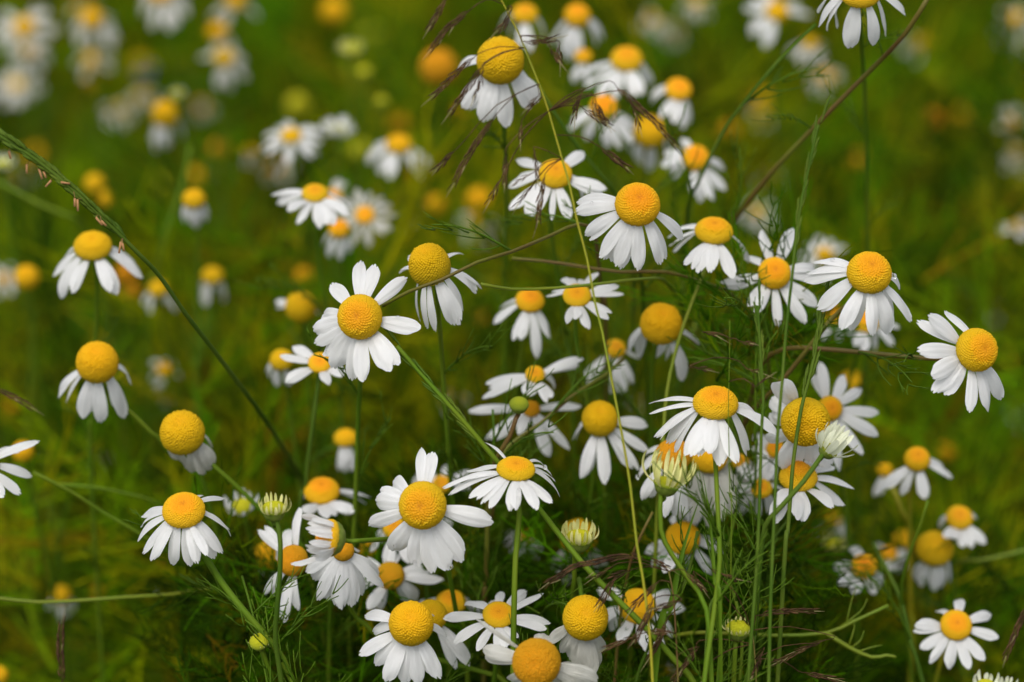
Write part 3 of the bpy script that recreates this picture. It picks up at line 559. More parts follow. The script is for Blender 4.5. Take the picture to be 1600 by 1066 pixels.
# ================================================================ BLURRED BACKGROUND DAISIES (centre, R, depth ...)
BG = [
 ('large blurred daisy cluster bloom in the top left corner', (38, 42), 17, .93, 'low', (0, .5), (11, 15, .1)),
 ('blurred white daisy hanging just below the top left corner bloom', (48, 80), 12, .95, 'low', (0, .4), (11, 30, .1)),
 ('wide blurred white daisy on the left edge below the corner blooms', (26, 132), 13, .97, 'flat', (0, .6), (12, 15, 0)),
 ('blurred drooping daisy near the top left with yellow cap', (144, 30), 17, .90, 'dome', (0, .6), (11, 55, .05)),
 ('faint greyish daisy under the yellow-capped drooping one', (143, 92), 12, 1.0, 'low', (0, .5), (10, 35, .1)),
 ('blurred daisy cut by the top edge above the purple flower', (252, -10), 19, .84, 'low', (0, .6), (13, 45, 0)),
 ('upper of two stacked blurred daisies near the top left quarter', (340, 50), 15, .92, 'dome', (0, .7), (9, 70, .2)),
 ('lower of two stacked blurred daisies near the top left quarter', (350, 90), 16, .88, 'low', (.2, .5), (11, 45, .1)),
 ('blurred daisy cut by the top edge right of the stacked pair', (368, 2), 15, .92, 'dome', (.1, .6), (10, 50, .1)),
 ('faint distant daisy left of the tall blurred yellow one', (185, 172), 9, 1.15, 'low', (0, .5), (10, 30, .1)),
 ('faint distant daisy above the tall blurred yellow one', (225, 150), 9, 1.15, 'low', (0, .5), (10, 30, .1)),
 ('tall blurred yellow daisy with a few short white petals below it', (258, 180), 20, .80, 'tall', (0, .7), (7, 85, .2)),
 ('small thimble-shaped blurred daisy with yellow cap over white petals', (303, 312), 18, .675, 'dome', (0, .75), (9, 84, 0)),
 ('blurred white drooping daisy left of the flat white bloom', (390, 236), 10, .86, 'low', (0, .8), (10, 78, 0)),
 ('blurred flat white bloom between the drooping one and white ball bud', (455, 212), 17, .74, 'flat', (0, .72), (15, 22, 0)),
 ('blurred daisy with two white petal lobes under an orange cap', (623, 226), 20, .74, 'low', (0, .75), (9, 45, .15)),
 ('pale faded daisy beside a yellow disc above centre', (745, 345), 14, .85, 'low', (0, .5), (11, 30, .1)),
 ('blurred white daisy left of the yellow ball on the left edge', (6, 436), 10, .80, 'low', (0, .4), (12, 20, 0)),
 ('blurred daisy beneath the arching grass spike with two white petals', (247, 452), 15, .72, 'dome', (0, .7), (7, 78, .3)),
 ('small blurred yellow daisy with white tip in the dark gap', (332, 432), 17, .73, 'dome', (0, .8), (8, 88, 0)),
 ('blurred tilted daisy below the arching grass spike stem', (258, 578), 13, .76, 'low', (.3, .55), (9, 45, .2)),
 ('faint white daisy above the neat lower left daisy', (155, 700), 12, .88, 'low', (0, .6), (9, 40, .2)),
 ('blurred orange-capped daisy with white base crossed by the horizontal stem', (95, 930), 16, .70, 'dome', (0, .7), (8, 80, .1)),
 ('faint small daisy right of the neat lower left one stem', (262, 912), 8, .80, 'low', (0, .7), (8, 50, .1)),
 ('faint white daisy right of the golden-faced sharp one', (712, 622), 10, .80, 'low', (0, .6), (10, 40, .1)),
 ('blurred daisy at the top edge right with yellow eye above a white one', (1214, 18), 18, .80, 'low', (0, .5), (12, 30, .05)),
 ('bright blurred daisy right of the slanting green stem top', (1266, 68), 12, .84, 'low', (0, .75), (12, 40, 0)),
 ('faint pale daisy below the bright blurred one at top right', (1290, 120), 11, .98, 'low', (0, .5), (11, 40, .1)),
 ('faint daisy right of the reddish stem near the top', (1440, 68), 12, 1.05, 'low', (0, .5), (9, 50, .2)),
 ('blurred daisy in the top right corner', (1588, 30), 13, .95, 'low', (0, .5), (11, 30, .1)),
 ('faint daisy just under the top right corner one', (1582, 62), 9, 1.0, 'flat', (0, .6), (11, 20, .1)),
 ('blurred daisy on the right edge with orange eye and white fringe', (1586, 190), 10, .92, 'low', (0, .3), (11, 10, .05)),
 ('faint white daisy on the right edge below the orange-eyed one', (1590, 240), 10, .95, 'low', (0, .5), (11, 30, .1)),
 ('bright blurred white bloom on the right edge at upper middle', (1586, 352), 9, .80, 'flat', (0, .7), (13, 20, 0)),
 ('faint white daisy above the fringed right edge daisy', (1550, 482), 9, 1.0, 'low', (0, .5), (10, 40, .1)),
 ('faint daisy on the right edge below the fringed one', (1594, 645), 9, .9, 'low', (0, .5), (10, 30, .1)),
 ('faint daisy behind the sharp dewy one at its upper left', (1288, 398), 14, .74, 'low', (0, .6), (12, 15, 0)),
 ('faint pale daisy near the reddish stem foot', (1183, 332), 11, .82, 'flat', (0, .6), (12, 20, 0)),
 ('small blurred daisy below the peaked orange one with yellow cap', (1298, 812), 14, .71, 'low', (0, .7), (9, 60, .1)),
 ('faint daisy between top edge and white skirted one', (1020, 30), 9, 1.05, 'low', (0, .5), (10, 30, .2)),
 ('pale daisy at the top edge above the slanting green stem', (1090, 4), 10, .95, 'low', (0, .6), (10, 30, .1)),
 ('faint white daisy low in the dark bottom left', (330, 1035), 7, .82, 'low', (0, .6), (9, 40, .2)),
 ('little white daisy at the very bottom right of centre', (1040, 1050), 9, .66, 'low', (0, .4), (9, 40, .2)),
]
for lab, c, R, d, kind, ax, au in BG:
    daisy(lab, c, R, kind, ax, d * 1.04, auto=(au[0], au[1], au[2] + .14), pm='petal_old_shade' if d > .8 else 'petal', group=FAR, Lr=2.35, wid=.2, dm='mature', leaves=(.05, .05), lm=3, size=1.3)  # farther petals get a duller colour standing in for shade and corner dimming

BL = [
 ('orange blurred ball disc left of the top centre daisy', (685, 106), 28, .84, 'ochre'),
 ('upper of two touching yellow balls at left', (148, 288), 16, .80, 'mature'),
 ('lower of two touching yellow balls at left', (162, 312), 14, .82, 'mature'),
 ('yellow ball disc on the far left beside a white bloom', (42, 434), 19, .74, 'mature'),
 ('dull orange ball right of the soft left daisy', (196, 428), 17, .80, 'ochre'),
 ('dull orange ball below the other dull orange one', (206, 456), 14, .82, 'ochre'),
 ('dim yellow ball at top behind a pale yellow stem', (522, 18), 20, .98, 'mature'),
 ('dim ochre ball between two faint white blooms upper left', (343, 232), 14, 1.0, 'ochre'),
 ('dim green yellow ball left of the two-lobed daisy', (562, 236), 16, .95, 'green'),
 ('dim orange ball above the two-lobed daisy', (624, 196), 17, 1.0, 'ochre'),
 ('dim olive ball above the flat white bloom', (465, 165), 17, 1.05, 'green'),
 ('yellow ball above the tall greenish disc', (750, 314), 20, .86, 'mature'),
 ('small yellow ball left of the one above the tall greenish disc', (682, 320), 15, .90, 'mature'),
 ('yellow ball above the thin-petalled yellow ball', (475, 436), 17, .85, 'mature'),
 ('dim orange ball among right background stems', (1464, 184), 16, .98, 'ochre'),
 ('orange ball behind the finger-petalled daisy', (1330, 600), 17, .78, 'mature'),
 ('small orange ball below the upright stalks', (1221, 876), 12, .70, 'ochre'),
 ('dim yellow ball right of the broad-petalled daisy', (1478, 706), 15, .80, 'mature'),
 ('dim yellow ball at the bottom right of centre', (1272, 1040), 20, .76, 'mature'),
 ('bright yellow ball low behind the crown-like bud stem', (1156, 1050), 10, .66, 'mature'),
 ('dull gold ball low behind the ragged-petalled daisy', (467, 970), 20, .70, 'ochre'),
 ('yellow ball behind the lower left of the granular daisy', (578, 862), 17, .64, 'mature'),
 ('dim yellow ball above the bottom flat open daisy', (702, 912), 20, .78, 'green'),
 ('yellow ball cut by the bottom left corner', (-2, 1056), 15, .66, 'mature'),
 ('small dim orange ball below the neat lower left daisy', (262, 882), 13, .74, 'ochre'),
 ('dim orange ball beside the horizontal stem at lower left', (152, 925), 10, .76, 'ochre'),
 ('dim yellow ball left behind the single-sided left edge daisy', (36, 706), 16, .68, 'mature'),
 ('dim ochre ball at centre right of the straw stalk', (758, 500), 13, .9, 'ochre'),
 ('dim gold ball over the dark gap at left', (318, 392), 14, .9, 'ochre'),
 ('dim ochre ball in the green at right', (1340, 250), 14, 1.05, 'ochre'),
 ('dim orange ball above the two soft discs near the right', (1140, 205), 15, .95, 'ochre'),
 ('dull ochre ball low between bottom daisies and left stems', (268, 470), 12, .95, 'ochre'),
]
for lab, c, R, d, dm in BL:
    daisy(lab, c, R, 'ball' if R > 14 else 'dome', (0, .6), d, dm=dm, group=BALL, leaves=(.05, .06), lm=2, size=1.3)
rb = random.Random(21)
for i in range(95):
    px, py = rb.uniform(0, 1600), rb.uniform(-10, 760); dmin = .78 + .30 * max(0, 1 - py / 640); d = dmin + rb.uniform(.12, .45)
    if P(px, py, d)[2] < .27: continue
    if rb.random() < .62:
        daisy('faint yellow or ochre disc dissolved in the far green blur', (px, py), rb.uniform(9, 15), rb.choice(['ball', 'dome']), (0, .6), d, dm=rb.choice(['mature', 'green', 'ochre', 'green']), group='faint far discs', leaves=(.05, .06), lm=2, size=1.4)
    else:
        daisy('faint whitish daisy dissolved in the far green blur', (px, py), rb.uniform(6, 9), 'low', (rb.uniform(-.2, .2), .6), d, auto=(10, rb.uniform(20, 60), .3), group='faint far daisies', Lr=2.3, wid=.2, leaves=(.05, .06), lm=2, size=1.4, pm='petal_old_shade')  # duller petals here too: dimness painted into the colour

# ================================================================ BUDS
bud('sharp greenish bud crowned with pale stubby rays on a dark upright stem', (428, 796), 19, (0, .95), .560, 22, 1.25, -74, stem=[(433, 815, .560), (438, 850, .560), (437, 900, .561), (433, 950, .563), (430, 1000, .566), (440, 1070, .57)], smat='stem_dark', group=BUDS, wid=.11)
bud('crown-like yellow green bud above the arched brown grass', (905, 842), 21, (.03, .94), .580, 22, 1.4, -72, stem=[(898, 862, .582), (897, 905, .585), (893, 950, .59), (890, 1060, .60)], group=BUDS, wid=.12)
bud('tight yellow opening bud under the skirt-petalled daisy', (1042, 756), 21, (.18, .95), .560, 19, 2.5, -77, stem=[(1033, 770, .560), (1033, 828, .560), (1050, 866, .560), (1077, 906, .560), (1104, 952, .558), (1112, 1066, .558)], group=BUDS, wid=.085, smat='stem', kind='flat')
bud('small flat green bud before the fanned soft daisy on reddish stalk', (811, 632), 15, (.05, .80), .586, 0, 1, 0, dm='bud', stem=[(806, 655, .587), (797, 682, .588), (779, 712, .59), (765, 760, .60), (760, 900, .61)], smat='stem_red', group=BUDS)
bud('bristly green bud at the bottom between upright stalks', (1153, 983), 19, (0, .92), .566, 20, .8, -60, stem=[(1150, 1002, .567), (1148, 1040, .568), (1146, 1080, .57)], group=BUDS, wid=.13)
bud('small round green bud beside the feathery lower left stem', (405, 1003), 15, (-.1, .7), .570, 12, .6, -65, stem=[(412, 1022, .572), (422, 1050, .574), (430, 1080, .576)], group=BUDS)
bud('soft cream and yellow opening bud left of the pale-rayed sharp bud', (378, 792), 15, (-.1, .7), .625, 11, 1.6, -60, pm='petal', group=BUDS, wid=.2)
bud('white-tipped opening bud cut by the bottom edge at right', (1540, 1074), 16, (0, .85), .590, 14, 1.4, -66, pm='petal_green', group=BUDS, wid=.16)
bud('second white-tipped bud cut by the bottom edge in the right corner', (1574, 1078), 14, (.1, .85), .592, 12, 1.3, -66, pm='petal_green', group=BUDS, wid=.16)
bud('blurred round white ball bud right of the flat white bloom', (527, 206), 14, (0, .85), .76, 14, 1.8, -58, pm='petal', group=BUDS, wid=.24)
bud('pale yellow blurred bud high at left of centre', (549, 78), 14, (0, .85), .82, 12, 1.2, -60, pm='petal_yellow', group=BUDS, wid=.2)
bud('small green blurred bud below the pale yellow one', (570, 112), 11, (0, .85), .86, 0, 1, 0, group=BUDS)
bud('small green blurred bud lowest of the three high at left of centre', (596, 158), 11, (0, .85), .84, 0, 1, 0, group=BUDS)
bud('blurred pale bud behind the top of the tall yellow daisy', (276, 148), 9, (0, .85), .84, 10, 1.2, -58, pm='petal_green', group=BUDS, wid=.2)
bud('blurred cream bud on the left edge above the arching stem', (5, 258), 12, (0, .85), .74, 12, 1.5, -60, pm='petal_green', group=BUDS, wid=.22)
bud('pale round blurred bud below the peaked orange daisy', (1302, 852), 14, (0, .85), .68, 12, 1.1, -60, pm='petal_yellow', group=BUDS, wid=.22)
# purple flower far behind
rt = daisy('blurred small purple flower in the upper left background', (225, 104), 9, 'low', (0, .8), 1.10, auto=(9, 20, .1), dm='bud', pm='purple', group=None, Lr=1.6, wid=.25, name='purple_flower', lm=2)

# ================================================================ LONE STEMS
def stem_thing(label, pts, r=.0006, m='stem', d=.6, leaves=None, name='plant_stem', group='bare stems crossing the scene', forks=(), zmin=.3, size=1, start_down=False):
    W = [P(*(q if len(q) > 2 else (q[0], q[1], d))) for q in pts]
    path = smooth_path(to_ground(W)); foot = np.array([path[-1][0], path[-1][1], 0.0]); rt = root(name, foot, label, 'stem', group)
    V, F = tube([p - foot for p in path], r * .68, r * .9, 7, True); link('stem', mkmesh('stem', V, F, m), rt)
    for fk in forks:
        V, F = tube([p - foot for p in smooth_path([P(*(q if len(q) > 2 else (q[0], q[1], d))) for q in fk])], r * (.9 if fk is forks[0] else .32), r * (.5 if fk is forks[0] else .15), 6); link('side_stem', mkmesh('side_stem', V, F, m), rt)
    if leaves: add_leaves(rt, path, leaves[0], leaves[1], zmin, size, random.Random(int(pts[0][0])), leaves[2] if len(leaves) > 2 else 9)
    return rt
stem_thing('thick reddish brown stem slanting down from the top edge at right', [(1455, -12, .585), (1415, 52, .59), (1362, 108, .60), (1310, 160, .605), (1250, 222, .612), (1200, 276, .62), (1152, 338, .63), (1120, 390, .65)], .00085, 'stem_red', leaves=(.018, .02, 5))
stem_thing('dark green stem slanting across the upper right background daisies', [(1275, 38, .61), (1215, 97, .612), (1175, 146, .615), (1140, 190, .62), (1112, 240, .625), (1090, 287, .63), (1075, 325, .64), (1070, 420, .66)], .00065, 'stem_dark', leaves=(.022, .02, 4))
stem_thing('green stem slanting behind the brown grass above the dimpled daisy', [(835, 125, .62), (870, 182, .62), (905, 232, .622), (940, 275, .625), (965, 310, .63), (980, 400, .65)], .0006, 'stem_dark', leaves=(.02, .018, 4))
stem_thing('reddish stem crossing in front of the tall greenish disc', [(598, 478, .572), (640, 455, .568), (690, 437, .566), (745, 410, .568), (800, 393, .575), (860, 368, .585), (905, 350, .59), (930, 372, .60), (940, 470, .62)], .00055, 'stem_red', leaves=(.03, .018, 3))
stem_thing('light green stem running level right of the tall greenish disc', [(752, 444, .574), (800, 452, .58), (870, 450, .585), (950, 442, .588), (1005, 436, .592), (1045, 445, .615), (1080, 520, .66)], .00055, 'stem_olive')
stem_thing('olive stem running level beneath the dimpled sharp daisy', [(800, 404, .60), (850, 408, .60), (900, 415, .60), (970, 425, .60), (1040, 425, .602), (1110, 445, .61), (1150, 465, .615), (1190, 520, .625), (1210, 640, .64)], .00055, 'stem_red', leaves=(.05, .02, 6))
stem_thing('reddish stem slanting behind the small green bud', [(975, 560, .61), (945, 586, .608), (910, 608, .605), (878, 632, .602), (844, 662, .60), (808, 686, .60), (780, 720, .60), (770, 800, .61)], .0006, 'stem_red', leaves=(.02, .012, 6))
stem_thing('long blurred green stem running level at lower left', [(-30, 930, .612), (0, 935, .612), (60, 941, .612), (130, 938, .612), (200, 933, .614), (270, 929, .618), (335, 921, .625), (380, 950, .64)], .00062, 'stem_olive')
stem_thing('blurred green stem slanting down beside the left edge daisy', [(52, 738, .612), (110, 768, .614), (160, 800, .618), (215, 832, .62), (280, 875, .63), (330, 930, .65)], .0006, 'stem')
stem_thing('blurred olive stem running right from the left edge daisy', [(92, 757, .635), (150, 762, .635), (200, 772, .637), (248, 788, .64), (300, 840, .66)], .0006, 'stem')
stem_thing('thick blurred green stem arching below the left edge bud', [(-20, 275, .72), (20, 297, .72), (60, 318, .72), (100, 335, .72), (128, 352, .725), (150, 420, .74)], .0010, 'stem')
stem_thing('blurred upright yellow green stem left of centre top', [(297, 228, .74), (290, 270, .74), (275, 320, .74), (258, 370, .74), (245, 430, .75)], .0009, 'stem')
stem_thing('forked light green stem at the lower right with curled tip', [(1388, 946, .60), (1336, 970, .60), (1291, 989, .60), (1213, 993, .60), (1140, 990, .60), (1080, 989, .602), (1020, 1010, .61)], .0006, 'stem_olive',
           forks=[[(1291, 989), (1327, 1012), (1362, 1027), (1385, 1024), (1400, 1027)], [(1322, 976), (1330, 940), (1338, 918)], [(1312, 980), (1345, 955), (1355, 935)], [(1326, 1010), (1335, 980), (1332, 965)], [(1342, 1018), (1360, 1012), (1378, 1008)], [(1330, 1012), (1345, 1000), (1350, 985)]])
stem_thing('thick dark green stalk rising right of the rounded-petal daisy', [(1364, 848, .625), (1375, 872, .622), (1389, 897, .62), (1409, 942, .618), (1423, 1003, .616), (1443, 1070, .615)], .0008, 'stem_dark', leaves=(.02, .02, 4))
stem_thing('slim green stalk joining the thick dark one at lower right', [(1450, 782, .60), (1438, 820, .602), (1426, 852, .605), (1409, 910, .612), (1412, 960, .62), (1425, 1060, .63)], .00055, 'stem')
stem_thing('blurred straw stem below the broad-petalled daisy at right', [(1395, 762, .65), (1410, 800, .65), (1425, 835, .655), (1430, 900, .67)], .0009, 'stem_yellow')
stem_thing('blurred straw stem running level on the right edge', [(1620, 855, .66), (1570, 868, .66), (1530, 876, .66), (1490, 882, .665), (1470, 940, .68)], .0008, 'stem_olive')
stem_thing('green stalk left of the crowded lower right foliage', [(1150, 800, .60), (1135, 880, .59), (1150, 940, .58), (1160, 1000, .58), (1155, 1080, .58)], .00055, 'stem', leaves=(.01, .012, 8))
stem_thing('slim green branch slanting up from the lower right stalks', [(1240, 800, .60), (1205, 845, .59), (1165, 885, .585), (1135, 915, .58), (1110, 945, .575), (1100, 1060, .57)], .0005, 'stem_dark', leaves=(.012, .012, 8))
stem_thing('feathery stem with threadlike leaves at bottom centre right', [(1160, 860, .575), (1140, 905, .575), (1120, 960, .578), (1125, 1010, .58), (1120, 1080, .58)], .0005, 'leaf', leaves=(.006, .007, 14))
stem_thing('feathery green stem tip beneath the soft level olive stem', [(1182, 478, .59), (1182, 540, .592), (1181, 600, .595), (1180, 680, .60)], .0004, 'leaf', leaves=(.003, .006, 14))
stem_thing('feathery stem tip behind the flat-topped daisy', [(770, 640, .60), (772, 690, .60), (765, 740, .602), (750, 800, .61)], .0004, 'leaf', leaves=(.004, .006, 8))
stem_thing('feathery stem tip at bottom left under the neat daisy', [(378, 900, .58), (395, 960, .576), (408, 1020, .574), (420, 1080, .574)], .0004, 'leaf', leaves=(.006, .007, 12))
stem_thing('thin feathery sprig in the soft green left of the ball-disc bottom daisy', [(800, 940, .59), (845, 960, .59), (860, 1010, .59), (865, 1080, .59)], .0004, 'leaf', leaves=(.006, .008, 8))
stem_thing('slender olive twig rising through the bottom centre foliage', [(1020, 800, .585), (1000, 840, .585), (985, 880, .588), (970, 960, .595), (960, 1070, .60)], .0005, 'stem_red', leaves=(.02, .014, 8))
stem_thing('dark leafy twig before the brown spikelets at bottom right', [(1090, 830, .585), (1075, 900, .585), (1045, 960, .585), (1010, 1020, .588), (990, 1080, .59)], .0005, 'stem_dark', leaves=(.01, .010, 12))

def blade_thing(label, pts, w_, d, m='leaf'):
    W = smooth_path([P(*(q if len(q) > 2 else (q[0], q[1], d))) for q in pts]); W = smooth_path(to_ground([W[0], W[len(W) // 2], W[-1]])); foot = np.array([W[-1][0], W[-1][1], 0]); n = len(W); V, F = [], []
    for i, p in enumerate(W):
        t = i / (n - 1); hw = w_ * min(1, (t * 6) ** .8 + .03); T = unit(W[min(n - 1, i + 1)] - W[max(0, i - 1)]); s = unit(np.cross(T, FW) + .4 * FW)
        V += [p - s * hw - foot, p + FW * hw * .5 - foot, p + s * hw - foot]
        if i: a = 3 * i; F += [(a - 3, a - 2, a + 1, a), (a - 2, a - 1, a + 2, a + 1)]
    tag(link('wild_grass', mkmesh('wild_grass', V, F, m), None, foot), label, 'grass blade', 'single grass blades')
blade_thing('narrow dark green blade pointing up right over the soft daisy among stalks', [(1094, 777), (1080, 820), (1063, 871), (1050, 940)], .0007, .562)
blade_thing('thin curved blade left of the thick stalk under the skirt-petalled daisy', [(1097, 735), (1104, 780), (1112, 830), (1116, 900)], .0004, .560)

# ================================================================ GRASS SPIKES AND PANICLES
def husk(p, dirv, side, L, wd):
    """one small lance-shaped husk, keeled"""
    up = unit(np.cross(dirv, side)); V = [p]; F = []
    for t, f in ((.25, .75), (.5, 1), (.78, .6)):
        c = p + dirv * L * t
        V += [c + side * wd * f, c + up * wd * .7 * f, c - side * wd * f, c - up * wd * .5 * f]
    V.append(p + dirv * L)
    for k in range(4): F.append((0, 1 + k, 1 + (k + 1) % 4))
    for r in range(2):
        for k in range(4): a = 1 + 4 * r; F.append((a + k, a + 4 + k, a + 4 + (k + 1) % 4, a + (k + 1) % 4))
    for k in range(4): F.append((9 + k, 13, 9 + (k + 1) % 4))
    return V, F
def spikelet_mb(pts, rnd, fat=1.0, awn=True):
    path = smooth_path(pts, .0012) if len(pts) > 2 else [pts[0] + (pts[1] - pts[0]) * t for t in np.linspace(0, 1, 12)]
    path = np.array(path); seg = np.linalg.norm(np.diff(path, axis=0), axis=1); cum = np.concatenate([[0], np.cumsum(seg)]); Lt = cum[-1]
    mb = MB(); mb.add(*tube(path, .00013, .00008, 4)); hl = .0026 * min(1, .5 + Lt / .012); n = max(4, int(Lt / .00062 * (.8 if fat < 1 else 1)))
    for i in range(n):
        s = Lt * (i + .3) / n; j = min(len(path) - 2, int(np.searchsorted(cum, s) - 1)); j = max(0, j); p = path[j] + (path[j + 1] - path[j]) * ((s - cum[j]) / (seg[j] + 1e-9)); T = unit(path[j + 1] - path[j])
        side = unit(np.cross(T, FW) * (1 if i % 2 else -1) + FW * rnd.uniform(-.8, .8)); t = s / Lt; ta = math.sin(math.pi * min(1, .12 + t * .82)) ** .6
        dv = unit(T + side * rnd.uniform(.06, .26)); mb.add(*husk(p + side * .00022 * fat, dv, unit(np.cross(dv, FW)), hl * rnd.uniform(.7, 1.15), .00021 * fat * ta * rnd.uniform(.8, 1.2)))
    return mb, path[-1], unit(path[-1] - path[-3])
def panicle(label, stempts, spk, d, m='stem_yellow', r=.00025, name='grass_panicle', group='brown grass panicles', seed=3):
    rnd = random.Random(seed); W = [P(*(q if len(q) > 2 else (q[0], q[1], d))) for q in stempts]; path = smooth_path(to_ground(W)); foot = np.array([path[-1][0], path[-1][1], 0.0]); rt = root(name, foot, label, 'grass', group)
    V, F = tube([p - foot for p in path], r * .6, r * 1.7, 6); link('stem', mkmesh('stem', V, F, m), rt); A = np.array(path); px = np.array([proj(a) for a in A])
    for q in spk:
        node, pts = q[0], q[1:]; fat = 1.0
        if isinstance(pts[-1], float): fat = pts[-1]; pts = pts[:-1]
        dd = d + rnd.uniform(-.008, .006); S = [P(x, y, dd) for x, y in pts]
        a = A[((px - np.array(node)) ** 2).sum(1).argmin()]; b = S[0]; T = unit(S[1] - S[0]); ln = np.linalg.norm(b - a)
        br = smooth_path([a, a + (b - a) * .5 + np.array([0, 0, 1]) * ln * .12, b - T * ln * .12, b]); V, F = tube([p - foot for p in br], .00013, .00009, 4); link('branch', mkmesh('branch', V, F, 'husk'), rt)
        mb, e, T = spikelet_mb(S, rnd, fat); o = mb.build('spikelet', 'husk', rt, foot)
        am = MB()
        for k in range(2 + int(np.linalg.norm(S[0] - S[-1]) > .006)): 
            dv = unit(T + np.array([rnd.uniform(-.2, .2), rnd.uniform(-.2, .2), rnd.uniform(-.2, .2)])); e0 = e if k == 0 else S[0] + (e - S[0]) * rnd.uniform(.4, .9); am.add(*tube([e0, e0 + dv * rnd.uniform(.002, .0042) * (1 if k == 0 else .6)], .00010, .00004, 3))
        am.build('awn', 'awn', o, foot)
    return rt
panicle('tall straw-stalked grass crossing the scene with drooping brown spikelets at top centre',
    [(772, -25), (783, 0), (792, 16), (812, 56), (827, 94), (842, 131), (857, 174), (878, 248), (890, 289), (902, 347), (917, 404), (930, 474), (941, 519), (955, 590), (972, 680), (985, 760), (995, 850), (1004, 900), (1014, 980), (1020, 1070)],
    [((785, 5), (699, -4), (690, 12), (673, 40)), ((783, 0), (734, 16), (705, 40), (690, 55), (674, 76)), ((822, 82), (741, 90), (715, 112), (680, 147)), ((822, 82), (752, 106), (735, 132), (706, 172)), ((822, 84), (755, 110), (750, 130), (742, 148), .8),
     ((792, 16), (797, 18), (790, 35), (778, 47)), ((812, 56), (818, 65), (840, 66), (861, 62)), ((845, 140), (839, 152), (826, 167), .8), ((842, 131), (770, 187), (745, 222), (725, 255), (710, 286)), ((842, 135), (709, 237), (684, 262)),
     ((850, 150), (815, 195), (813, 218), .8), ((857, 174), (791, 243), (788, 286)), ((857, 174), (783, 280), (766, 312), .9), ((878, 248), (851, 276), (845, 310), (841, 344)), ((878, 248), (835, 235), (840, 282), .6),
     ((878, 248), (838, 281), (810, 317), .6), ((878, 248), (829, 272), (806, 285), .6), ((857, 174), (963, 136), (990, 160), (1020, 188), (1053, 225)), ((857, 174), (984, 155), (993, 175), (999, 198), .8),
     ((858, 176), (909, 145), (901, 165), (898, 182)), ((858, 176), (911, 169), (930, 182), (945, 192)), ((860, 180), (926, 156), (929, 172), .7), ((860, 180), (930, 156), (938, 174), (947, 190)), ((870, 215), (940, 232), (960, 246), (978, 261), 1.3),
     ((812, 56), (860, 75), (872, 94)), ((812, 56), (873, 72), (875, 95))], .553)
panicle('low brown grass panicle arching over the pitted gold disc at the bottom',
    [(1045, 893), (1052, 930), (1056, 990), (1060, 1080)],
    [((1045, 893), (1008, 876), (988, 870), (962, 871), (931, 878), (901, 884), (879, 897), (858, 910), 1.2), ((1045, 893), (984, 892), (962, 901), (952, 917), (937, 944)), ((1050, 915), (1029, 909), (1008, 930), (988, 951)),
     ((1052, 930), (1019, 941), (1007, 970), (992, 1000), 1.1), ((1054, 950), (1042, 970), (1030, 1000), (1016, 1026)), ((1056, 980), (988, 996), (950, 1012)), ((1045, 893), (1021, 874), (1041, 885)), ((1045, 893), (1071, 893), (1090, 911)),
     ((1045, 893), (956, 886), (929, 902), .8), ((1052, 930), (1061, 939), (1025, 951)), ((1058, 1040), (1090, 1014), (1070, 1040), (1051, 1065)), ((1056, 980), (1052, 988), (1019, 988))], .556, 'stem_red', seed=5)
panicle('bent brown grass panicle lying low among the lower right stalks',
    [(1175, 985), (1180, 1030), (1182, 1085)],
    [((1175, 985), (1184, 962), (1225, 955), (1272, 955)), ((1178, 1020), (1268, 1010), (1240, 1022), (1213, 1036), .8), ((1180, 1030), (1258, 1051), (1282, 1056), (1307, 1062)), ((1175, 985), (1090, 905), (1098, 920)),
     ((1178, 1020), (1192, 1018), (1183, 1040), (1176, 1056), .8), ((1176, 1000), (1110, 1040), (1098, 1062), .9), ((1176, 1000), (1088, 1010), (1076, 1030), .8), ((1175, 985), (1290, 1000), (1250, 1015), .6), ((1175, 985), (1125, 895), (1150, 905), .7)], .566, 'stem_red', seed=9)
panicle('fine hair-stalked grass with tiny tan spikelets above the skirt-petalled daisy', [(1140, 500), (1140, 560), (1138, 640), (1140, 760)],
    [((1140, 560), (1085, 574), (1104, 578), .8), ((1140, 560), (1170, 577), (1188, 582), .8), ((1140, 530), (1158, 534), (1174, 537), .8), ((1140, 520), (1102, 520), (1118, 524), .7), ((1140, 590), (1185, 600), (1196, 592), .6)], .560, 'stem', .00012, seed=4)
panicle('dark blurred grass tip pointing in from the left edge', [(-40, 600), (-60, 700), (-70, 900)], [((-40, 600), (-10, 606), (20, 620), (48, 636))], .60, 'stem_red', seed=6)
panicle('upright dark brown grass head at the bottom left', [(96, 1070), (97, 1090), (98, 1120)], [((96, 1068), (98, 1066), (95, 1030), (94, 1000), (96, 975), 1.6)], .605, 'stem_red', seed=8)
panicle('soft brown grass head on the right edge near the corner daisy', [(1620, 930), (1640, 1000), (1650, 1080)], [((1620, 930), (1604, 950), (1588, 985), (1572, 1025), 1.3)], .592, 'stem_red', seed=10)

